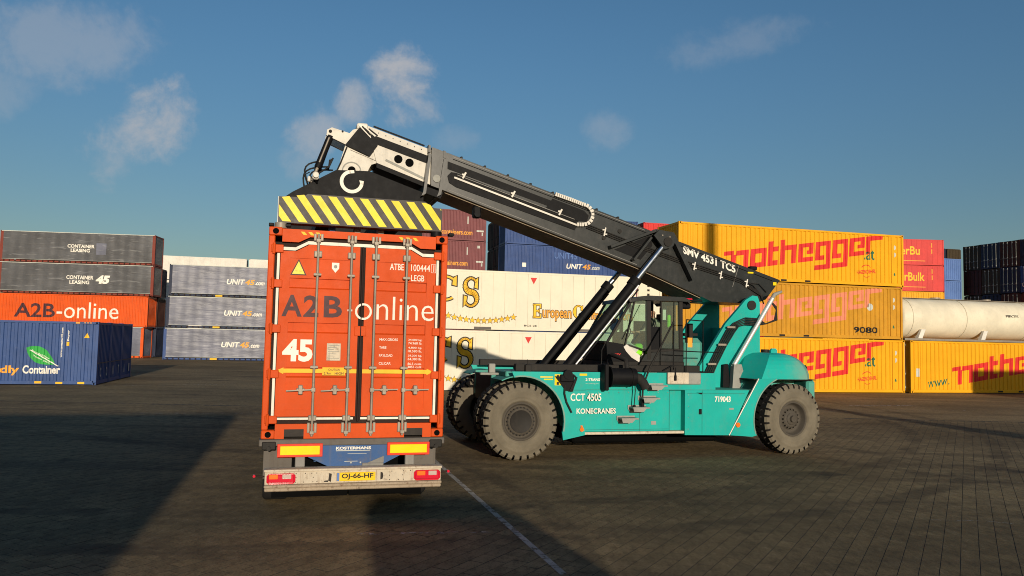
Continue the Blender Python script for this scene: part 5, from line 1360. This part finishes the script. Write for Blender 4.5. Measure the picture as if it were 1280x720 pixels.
f = MB(); f.cyl((6.7, -.6, 2.3), (6.7, -.6, 2.38), .10, n=12); f.build('filler_cap', 'dark_metal', S)

# --- lift rams
for sg in (-1, 1):
    a = Vector((1.27 - (.13 if sg < 0 else 0), sg * .98, 1.66)); b_ = Vector((3.88, sg * .78, 4.88)); d = (b_ - a)
    f = MB(); e = a + d * .70; f.cyl(a, e, .115, n=20); f.cyl(a + d * .44, a + d * .455, .127, n=20); f.cyl(e - d * .035, e + d * .012, .14, n=20); f.build('lift_ram_barrel', 'black_metal', S)
    f = MB(); f.cyl(e, b_, .068, n=16); f.build('lift_ram_rod', 'chrome', S)
    q = Vector((.12, sg * .12 - .04, .02)); f = MB(); f.tube([a + q + d * .06, a + q + d * .66], .024, 8); f.build('ram_pipe', 'polished', S)
    q = Vector((.19, sg * .08 - .03, -.01)); f = MB(); f.tube([a + q + d * .06, a + q + d * .64], .02, 8); f.build('ram_pipe', 'black_metal', S)
    f = MB(); f.cyl((1.27, sg * 1.20, 1.66), (1.27, sg * .72, 1.66), .15, n=18); f.prism([(1.05, 1.2), (1.5, 1.2), (1.46, 1.75), (1.36, 1.84), (1.18, 1.84), (1.08, 1.75)], sg * 1.14, sg * 1.08); f.build('ram_foot', 'dark_metal', S)
f = MB()
for k in range(3): f.tube([(1.16 + .04 * k, -1.9, 1.78 - .03 * k), (1.21, -1.96, 1.72 - .02 * k), (1.12 + .02 * k, -1.96, 1.55), (1.06 + .03 * k, -1.95, 1.42)], .013, 6)
f.tube([(.96, -1.93, 1.56), (.95, -1.95, 1.38), (1.00, -1.95, 1.20), (1.12, -1.94, .98)], .018, 6)
f.build('hydraulic_hose', 'rubber_black', S)
f = MB(); f.bbox(.85, -1.96, 1.62, 1.16, -1.85, 1.78, .02); f.cyl((1.02, -1.98, 1.78), (1.02, -1.85, 1.78), .10, n=16); f.prism([(.74, 1.74), (.98, 1.44), (1.10, 1.42), (1.18, 1.74)], -1.93, -1.905); f.build('ram_joint', 'black_metal', S)

# --- boom.  top line z = 6.20 - .292 x on the near side
def topz(x): return 6.203 - .292 * x
def boom_section(x0, x1, drop0, drop1, y, mt_, name, xs=None):
    f = MB(); f.prism([(x0, topz(x0)), (x1, topz(x1)), (x1 - .0, topz(x1) - drop1), (x0, topz(x0) - drop0)], -y, y)
    return f.build(name, mt_, S)
f = MB(); op = [(-1.78, topz(-1.78)), (7.13, topz(7.13)), (6.72, 3.62), (6.40, 3.50), (5.2, 3.52), (4.95, 3.62), (3.2, 4.29), (-1.45, 5.76), (-1.78, 5.86)]
f.prism(op, -.60, .60); bo = f.build('outer_boom', 'boom_grey', S)
f = MB(); f.prism([(-1.45, 5.757), (3.2, 4.287), (4.95, 3.617), (4.95, 3.59), (3.2, 4.26), (-1.45, 5.73)], -.50, .58); f.build('boom_bottom_plate', 'boom_under_bounce', bo)  # lighter brown than the boom: ground bounce light put into the colour
f = MB(); ip = [(-3.16, topz(-3.16) - .02), (-1.3, topz(-1.3) - .05), (-1.3, topz(-1.3) - .72), (-3.02, topz(-3.02) - .72)]
ip = [(-3.20, topz(-3.20) - .03), (-1.5, topz(-1.5) - .03), (-1.5, 5.80), (-1.9, 5.95), (-2.97, 6.30)]
f.prism(ip, -.45, .45); ib = f.build('inner_boom', 'boom_cream', S)
f = MB(); f.prism([(-1.9, 5.945), (-2.97, 6.295), (-2.97, 6.20), (-1.9, 5.85)], -.44, .44); f.build('slide_plate', 'black_metal', ib)
f = MB(); f.prism([(-3.20, topz(-3.2) - .03), (-3.5, 7.0), (-3.62, 6.86), (-3.66, 6.62), (-3.85, 5.90), (-3.18, 5.90), (-3.14, 6.14), (-3.08, 6.26), (-2.95, 6.31)], -.40, .40); hd_ = f.build('boom_head', 'boom_cream', S)
f = MB(); f.prism([(-3.66, 6.64), (-3.36, 7.06), (-2.96, 6.68), (-3.13, 6.43)], -.475, -.452); f.prism([(-3.66, 6.64), (-3.36, 7.06), (-2.96, 6.68), (-3.13, 6.43)], .452, .475); f.build('head_cover', 'black_metal', hd_)
f = MB(); 
for k in range(4): f.bar((-3.38 + .07 * k, -.46, 7.10 - .02 * k), (-3.12 + .05 * k, -.46, 6.84 + .02 * k), .02, .028, mi=k % 2)
f.bbox(-3.42, -.44, 7.02, -3.18, .44, 7.16, .03); f.build('head_chain', ['white_paint', 'black_metal'], hd_)
f = MB(); f.prism(ring2d(-3.50, 6.08, .20, .03, 24)[0], -.41, -.401)
for q in ring2d(-3.50, 6.08, .21, .025, 24, 0, 180): f.prism(list(q), -.412, -.402)
f.build('pivot_ring', 'machine_grey', hd_)
f = MB(); f.prism(disc2d(-3.50, 6.10, .085, 14), -.43, -.403); f.prism([(-3.56, 6.14), (-3.44, 6.14), (-3.46, 5.94), (-3.54, 5.94)], -.425, -.404); f.build('pivot_pin', 'hole_black', hd_)
f = MB(); f.prism(disc2d(-2.50, 6.42, .095, 14), -.456, -.451); f.prism(disc2d(-2.25, 6.36, .095, 14), -.456, -.451); f.build('inspection_hole', 'hole_black', ib)
f = MB(); f.bar((-2.78, -.455, 6.38), (-1.85, -.455, 6.00), .01, .05); f.build('scuff_strip', 'machine_grey', ib)
f = MB(); f.bar((-3.55, -.403, 6.55), (-2.95, -.403, 6.34), .004, .012); f.build('weld_seam', 'rail_grey', hd_)
# black hose channel along the upper side
f = MB(); f.prism([(-3.12, topz(-3.12) - .19), (-1.8, topz(-1.8) - .19), (-1.8, topz(-1.8) - .37), (-3.12, topz(-3.12) - .37)], -.462, -.452); f.build('hose_channel', 'black_metal', ib)
f = MB(); f.prism([(-1.42, topz(-1.42) - .19), (1.10, topz(1.10) - .19), (1.04, topz(1.04) - .34), (-1.42, topz(-1.42) - .36)], -.612, -.602); f.build('hose_channel', 'black_metal', bo)
# collar
f = MB()
for x in (-1.86, -1.52):
    dx = .10
    f.prism([(x, topz(x) - .18), (x + .06, topz(x) - .20), (x - dx + .06, 5.66), (x - dx - .04, 5.60), (x - dx, 5.70)], -.68, .68)
    f.prism([(x, topz(x) + .02), (x + .05, topz(x) + .0), (x + .05, topz(x) - .16), (x, topz(x) - .14)], -.62, .62)
f.build('collar_rib', 'boom_grey', bo)
f = MB(); f.prism([(-1.95, 5.85), (-1.50, 5.72), (-1.56, 5.58), (-1.96, 5.70)], -.6, .6); f.build('collar_bottom', 'black_metal', bo)
f = MB(); f.prism(disc2d(-1.66, 6.02, .085, 16), -.625, -.602); f.build('wear_pad_cap', 'machine_grey', bo)
for x in (-1.62, -1.05): 
    f = MB(); f.cyl((x, -.3, topz(x) + .0), (x, -.3, topz(x) + .07), .07, .05, n=12); f.build('roof_bolt', 'dark_metal', bo)
# trough with drag chain
f = MB(); tr_ = [(-1.40, 6.14), (-1.33, 6.20), (-1.20, 6.19), (1.02, 5.52), (1.10, 5.72), (1.85, 5.50), (1.98, 5.42), (1.98, 5.30), (1.86, 5.18), (1.62, 5.12), (-1.22, 5.90), (-1.36, 5.98)]
f.prism([(-1.42, 6.10), (-1.34, 6.19), (-1.22, 6.18), (1.70, 5.27), (1.62, 5.06), (-1.22, 5.86), (-1.38, 5.95)], -.622, -.602); f.build('chain_trough', 'black_metal', bo)
f = MB(); f.prism([(1.06, 5.76), (1.84, 5.53), (1.96, 5.42), (1.92, 5.28), (1.70, 5.28), (.9, 5.53)], -.618, -.603); f.build('chain_trough', 'black_metal', bo)
path = [(1.10, 5.86)]; path += [(1.50, 5.755), (1.80, 5.665)]; path += [(1.80 + .0 + .235 * sin(radians(a)), 5.43 + .235 * cos(radians(a))) for a in range(15, 190, 20)]; path += [(1.64, 5.185)]
tot = []
for i in range(len(path) - 1):
    (ax, az_), (bx, bz) = path[i], path[i + 1]; l = hypot(bx - ax, bz - az_); n = max(1, round(l / .055))
    for k in range(n): tot.append((ax + (bx - ax) * k / n, az_ + (bz - az_) * k / n))
tot.append(path[-1])
f = MB()
for i in range(len(tot) - 1):
    (ax, az_), (bx, bz) = tot[i], tot[i + 1]; g_ = .12
    f.bar((ax + (bx - ax) * g_, -.66, az_ + (bz - az_) * g_), (bx - (bx - ax) * g_, -.66, bz - (bz - az_) * g_), .07, .085)
f.build('drag_chain', 'white_paint', bo)
f = MB(); f.bar((-1.27, -.64, 6.07), (1.66, -.64, 5.175), .03, .04); f.build('chain_rail', 'white_paint', bo)
for x0_, x1_, dz_, mt_ in ((-1.30, 3.4, .045, 'grey_metal'), (-1.30, 6.9, .095, 'hole_black')):
    f = MB(); f.bar((x0_, -.603, topz(x0_) - dz_), (x1_, -.603, topz(x1_) - dz_), .006, .014); f.build('edge_strip', mt_, bo)
for k in range(2):
    f = MB(); f.bar((-1.2, -.63, 6.13 - .05 * k), (1.60, -.63, 5.31 - .05 * k), .02, .014); f.build('boom_pipe', 'rubber_black' if k else 'grey_metal', bo)
f = MB(); f.tube([(-3.05, -.30, topz(-3.05) + .05), (-1.9, -.30, topz(-1.9) + .05)], .02, 6); f.tube([(-1.4, -.42, topz(-1.4) + .03), (2.9, -.42, topz(2.9) + .03)], .025, 6); f.tube([(-1.4, -.30, topz(-1.4) + .03), (5.0, -.30, topz(5.0) + .03)], .025, 6); f.build('top_pipe', 'rubber_black', bo)
for k in range(9):
    x_ = -1.1 + k * .55; f = MB(); f.bbox(x_, -.47, topz(x_) - .02, x_ + .05, -.25, topz(x_) + .075, .008); f.build('pipe_saddle', 'dark_metal', bo)
for k in range(7):
    x_ = -2.95 + k * .16; f = MB(); f.cyl((x_, -.458, topz(x_) - .10), (x_, -.45, topz(x_) - .10), .012, n=6); f.build('bolt', 'dark_metal', ib)
# bundles of pipes along the boom side and their clips
for k in range(3):
    f = MB(); x0, x1 = 1.9, 6.3; o_ = -.045 * k; f.tube([(x0, -.62, 5.22 + o_), (3.0, -.62, 4.88 + o_), (4.3, -.62, 4.52 + o_), (6.0, -.62, 4.10 + o_), (6.6, -.64, 3.72 + o_ * .4)], .014, 5); f.build('boom_pipe', 'rubber_black', bo)
for x, z in ((-1.05, 6.10), (.1, 5.76), (1.24, 5.42)):
    f = MB(); f.bar((x - .03, -.65, z - .04), (x + .04, -.65, z + .10), .03, .04); f.bbox(x - .05, -.655, z + .03, x + .01, -.62, z + .07, .005); f.build('clip', 'white_paint', bo)
for x, z in ((2.36, 5.06), (4.71, 4.36), (5.43, 4.17), (6.15, 4.00)):
    f = MB(); f.bar((x - .02, -.64, z - .10), (x + .02, -.64, z + .10), .03, .025); f.bbox(x - .06, -.65, z + .03, x + .03, -.62, z + .06, .005); f.bbox(x - .03, -.65, z - .07, x + .06, -.62, z - .04, .005); f.build('clip', 'white_paint', bo)
f = MB(); f.bar((-1.40, -.602, 5.79), (3.2, -.602, 4.33), .006, .014); f.bar((5.95, -.602, 4.42), (5.78, -.602, 3.90), .004, .012); f.build('weld_seam', 'grey_metal', bo)
vf = fit(text2d('SMV 4531 TC5', .035), 0, 0, 1.50, .185)
ca, sa = cos(atan2(-.292, 1)), sin(atan2(-.292, 1))
vf = ([(4.42 + a * ca - b_ * sa * 0 , 4.66 + a * sa + b_) for a, b_ in vf[0]], vf[1]); print_on('lettering', vf, 'print_white', bo, -.60, .004)
# bracket for the lift rams: proud A-shaped rib plate
for sg in (-1, 1):
    f = MB(); y0_, y1_ = sorted((sg * .604, sg * .90))
    def rib(a, b_, w_):
        f.bar((a[0], sg * .70, a[1]), (b_[0], sg * .70, b_[1]), .19, w_)
    rib((2.46, 4.70), (3.62, 5.15), .06); rib((4.05, 5.08), (4.62, 4.02), .10); rib((3.60, 5.15), (4.08, 5.09), .06); rib((3.50, 4.98), (3.05, 4.42), .05)
    f.prism([(3.52, 5.02), (3.66, 5.15), (4.02, 5.12), (4.12, 4.98), (4.02, 4.78), (3.80, 4.70)], sg * .80, sg * .86); f.build('ram_bracket', 'boom_grey', bo)
    f = MB(); f.cyl((3.88, sg * .61, 4.88), (3.88, sg * .89, 4.88), .11, n=18); f.build('ram_pin', 'dark_metal', bo)
    f = MB(); f.prism([(2.62, 4.66), (3.55, 5.05), (3.60, 4.80), (3.3, 4.45)], sg * .605, sg * .612); f.build('stiffener', 'black_metal', bo)
for x, z in ((3.74, 5.03), (3.93, 5.0)):
    f = MB(); f.cyl((x, -.875, z), (x, -.86, z), .018, n=6); f.build('bolt', 'galvanised', bo)
for x, z in ((2.75, 5.10), (2.35, 4.92)):
    f = MB(); f.cyl((x, -.63, z), (x, -.605, z), .05, n=12); f.build('bolt', 'dark_metal', bo)
f = MB(); f.bbox(6.35, -.5, topz(6.35) + .0, 6.55, -.35, topz(6.35) + .10, .02); f.build('beacon_base', 'black_metal', bo)
f = MB(); f.bbox(6.20, -.615, 4.25, 6.36, -.602, 4.29, .004); f.bbox(6.92, -.615, 3.98, 7.02, -.602, 4.06, .004); f.build('marker_lamp', 'yellow_sign', bo)
f = MB()
f.tube([(6.0, -.63, 4.10), (6.35, -.64, 3.95), (6.55, -.64, 3.72), (6.62, -.66, 3.50)], .016, 6); f.tube([(6.1, -.63, 4.02), (6.5, -.64, 4.0), (6.72, -.64, 3.8)], .014, 6); f.build('hydraulic_hose', 'rubber_black', bo)
f = MB(); f.bbox(-.78, -.50, 5.22, -.60, -.34, 5.50, .03); f.tube([(-.64, -.45, 5.46), (-.5, -.5, 5.56), (-.35, -.55, 5.54)], .02, 6); f.cyl((-.7, -.56, 5.3), (-.7, -.5, 5.3), .07, n=12); f.build('work_lamp', 'black_metal', bo)
# damper ram between boom head and spreader
f = MB(); f.prism([(-4.06, 6.84), (-3.62, 6.66), (-3.46, 6.90), (-3.95, 7.02), (-4.05, 6.96)], -.36, -.26); f.prism([(-4.06, 6.84), (-3.62, 6.66), (-3.46, 6.90), (-3.95, 7.02), (-4.05, 6.96)], .26, .36); f.build('damper_arm', 'boom_cream', S)
f = MB(); f.cyl((-3.98, -.38, 6.93), (-3.98, .38, 6.93), .035, n=10); f.cyl((-3.72, -.38, 6.95), (-3.72, -.35, 6.95), .022, n=8); f.build('damper_pin', 'black_metal', S)
f = MB(); f.cyl((-3.97, -.31, 6.84), (-4.22, -.31, 6.12), .075, n=14); f.build('damper_barrel', 'black_metal', S)
f = MB(); f.cyl((-4.22, -.31, 6.12), (-4.34, -.31, 5.78), .035, n=10); f.build('damper_rod', 'galvanised', S)
f = MB(); f.tube([(-4.00, -.40, 6.78), (-4.19, -.40, 6.22)], .02, 6); f.build('damper_pipe', 'galvanised', S)
f = MB(); f.cyl((-4.0, .31, 6.84), (-4.22, .31, 6.12), .075, n=14); f.cyl((-4.22, .31, 6.12), (-4.34, .31, 5.78), .035, n=10); f.build('damper_barrel', 'black_metal', S)
f = MB()
for k in range(3): f.tube([(-3.9 - .03 * k, -.35 + .1 * k, 6.35), (-3.98, -.35 + .1 * k, 6.15), (-4.18, -.35 + .1 * k, 6.0 + .03 * k), (-4.34, -.3, 5.9), (-4.38, -.3, 5.74)], .018, 6)
f.tube([(-3.62, -.42, 6.60), (-3.74, -.42, 6.25), (-3.86, -.42, 5.95)], .016, 6); f.build('hydraulic_hose', 'rubber_black', S)

# ------------------------------------------------------------------ the driver
RS = Matrix.Translation(RO) @ Matrix.Rotation(A16, 4, 'Z')
def person():
    J = {'pel': (3.68, -.45, 2.60, .13), 'waist': (3.66, -.45, 2.76, .125), 'chest': (3.64, -.45, 2.93, .145), 'neckb': (3.63, -.45, 3.04, .08), 'neck': (3.615, -.45, 3.09, .052), 'jaw': (3.595, -.45, 3.145, .068), 'head': (3.60, -.45, 3.20, .082), 'crown': (3.605, -.45, 3.25, .06), 'nose': (3.505, -.45, 3.18, .012)}
    E_ = [('pel', 'waist'), ('waist', 'chest'), ('chest', 'neckb'), ('neckb', 'neck'), ('neck', 'jaw'), ('jaw', 'head'), ('head', 'crown')]
    del J['nose']
    for s_, n in ((-1, 'l'), (1, 'r')):
        J.update({'sh' + n: (3.63, -.45 + s_ * .18, 2.99, .062), 'el' + n: (3.50, -.45 + s_ * .23, 2.76, .045), 'wr' + n: (3.24, -.45 + s_ * .17, 2.72, .03), 'pa' + n: (3.16, -.45 + s_ * .15, 2.735, .032), 
                  'hp' + n: (3.62, -.45 + s_ * .10, 2.58, .09), 'kn' + n: (3.20, -.45 + s_ * .15, 2.56, .062), 'an' + n: (3.08, -.45 + s_ * .15, 2.17, .042), 'to' + n: (2.94, -.45 + s_ * .16, 2.12, .036)})
        E_ += [('chest', 'sh' + n), ('sh' + n, 'el' + n), ('el' + n, 'wr' + n), ('wr' + n, 'pa' + n), ('pel', 'hp' + n), ('hp' + n, 'kn' + n), ('kn' + n, 'an' + n), ('an' + n, 'to' + n)]
        for i in range(4):
            J['f%d%s' % (i, n)] = (3.115, -.45 + s_ * .15 - .027 + .018 * i, 2.75 - .004 * abs(i - 1.5), .009); J['g%d%s' % (i, n)] = (3.09, -.45 + s_ * .15 - .025 + .017 * i, 2.722, .008)
            E_ += [('pa' + n, 'f%d%s' % (i, n)), ('f%d%s' % (i, n), 'g%d%s' % (i, n))]
        J['th' + n] = (3.14, -.45 + s_ * .11, 2.72, .010); E_.append(('pa' + n, 'th' + n))
    keys = list(J); idx = {k: i for i, k in enumerate(keys)}
    base = Vector((3.68, -.45, 2.06)); SH = Vector((.05, -.10, .0))
    me = bpy.data.meshes.new('person'); me.from_pydata([(J[k][0] - base.x, J[k][1] - base.y, J[k][2] - base.z) for k in keys], [(idx[a], idx[b]) for a, b in E_], [])
    ob = bpy.data.objects.new('tmp', me); C.objects.link(ob)
    md = ob.modifiers.new('s', 'SKIN'); md.use_smooth_shade = True
    sk = me.skin_vertices[0].data if me.skin_vertices else None
    if sk is None:
        bm = bmesh.new(); bm.from_mesh(me); bm.verts.layers.skin.verify(); bm.to_mesh(me); bm.free(); sk = me.skin_vertices[0].data
    for k, i in idx.items(): r = J[k][3]; sk[i].radius = (r * (.8 if k in ('chest', 'waist') else 1), r * (1.15 if k in ('chest', 'waist', 'pel') else 1)); 
    sk[idx['pel']].use_root = True
    sb = ob.modifiers.new('u', 'SUBSURF'); sb.levels = 2; sb.render_levels = 2
    dg = bpy.context.evaluated_depsgraph_get(); dg.update()
    m2 = bpy.data.meshes.new_from_object(ob.evaluated_get(dg)); bpy.data.objects.remove(ob)
    m2.materials.clear()
    for k in ('shirt', 'trousers', 'skin'): m2.materials.append(M[k])
    for p in m2.polygons:
        c = p.center + base; p.use_smooth = True
        if c.z > 3.075 or (c.x < 3.27 and 2.66 < c.z < 2.80 and c.z > 2.665): p.material_index = 2
        elif c.z < 2.66: p.material_index = 1
        else: p.material_index = 0
    o = bpy.data.objects.new('person', m2); C.objects.link(o)
    o.matrix_world = RS @ Matrix.Translation(base + SH)
    o['label'] = 'bald driver in a pale green shirt sitting in the cab facing left'; o['category'] = 'person'
    f = MB()
    f.tube([(3.52 - base.x, 0, 3.185 - base.z), (3.505 - base.x, 0, 3.165 - base.z)], [.010, .014], 6)
    for s_ in (-1, 1): f.tube([(3.61 - base.x, s_ * .078, 3.205 - base.z), (3.615 - base.x, s_ * .092, 3.175 - base.z)], [.018, .014], 6)
    f.build('face_features', 'skin', o)
    f = MB()
    for s_ in (-1, 1): f.bbox(3.520 - base.x, s_ * .03 - .012, 3.20 - base.z, 3.53 - base.x, s_ * .03 + .012, 3.212 - base.z, .002)
    f.bbox(3.524 - base.x, -.025, 3.128 - base.z, 3.534 - base.x, .025, 3.136 - base.z, .002); f.build('eyes_and_mouth', 'print_dark', o)
person()

# ------------------------------------------------------------------ off-frame casters of the shadows seen on the yard
t = thing('light_mast', 'tall grey lighting mast standing out of view behind the camera', 'mast', (23.45, -10.3, 0))
f = MB(); f.cyl((0, 0, 0), (0, 0, 19.5), .55, .30, n=12); f.build('pole', 'grey_metal', t)
f = MB(); f.bbox(-1.5, -.3, 19.2, 1.5, .3, 19.5, .03); f.build('lamp_frame', 'grey_metal', t)
for k in range(2):
    container('stacked container at the right, %s, out of view' % ['ground level', 'upper level'][k], (33.4, 16.6), 15, L=6.06, wall='blue_mid', base_z=lvl(k), cast=False, slot=False)
t = thing('shadow_post', 'added shadow-casting post out of view behind the camera', 'shadow-casting post', (23.3, -9.4, 0))  # unseen post added to cast a second shadow band on the yard
f = MB(); f.cyl((0, 0, 0), (0, 0, 5.8), .22, .20, n=12); f.build('pole', 'grey_metal', t)
f = MB(); f.bbox(-.6, -.2, 5.7, .6, .2, 6.0, .03); f.build('post_head', 'grey_metal', t)
t = thing('shadow_van', 'dark van shape added behind the camera, only its shadow in view', 'van', (3.78, -6.3, 0), radians(14))  # unseen van shape added to cast the foreground shadow
f = MB(); vp = [(-1.32, .35), (1.32, .35), (1.32, 1.8), (1.22, 2.55), (1.0, 3.05), (.5, 3.32), (-.9, 3.34), (-1.15, 3.2), (-1.28, 2.7), (-1.32, 1.8)]
f.prism(vp, 0, -5.5); f.build('body', 'dark_navy', t)
f = MB(); f.prism([(-1.05, 1.6), (1.05, 1.6), (.92, 2.5), (-.92, 2.5)], .004, .02); f.build('window', 'black_metal', t)
for y in (-1.0, -4.6):
    for x0, x1 in ((-1.3, -1.0), (1.0, 1.3)): road_wheel(t, x0, x1, y, .4, .4)
print('objects', len(bpy.data.objects), 'tris', sum(len(p.vertices) - 2 for me in bpy.data.meshes for p in me.polygons) if 0 else '')
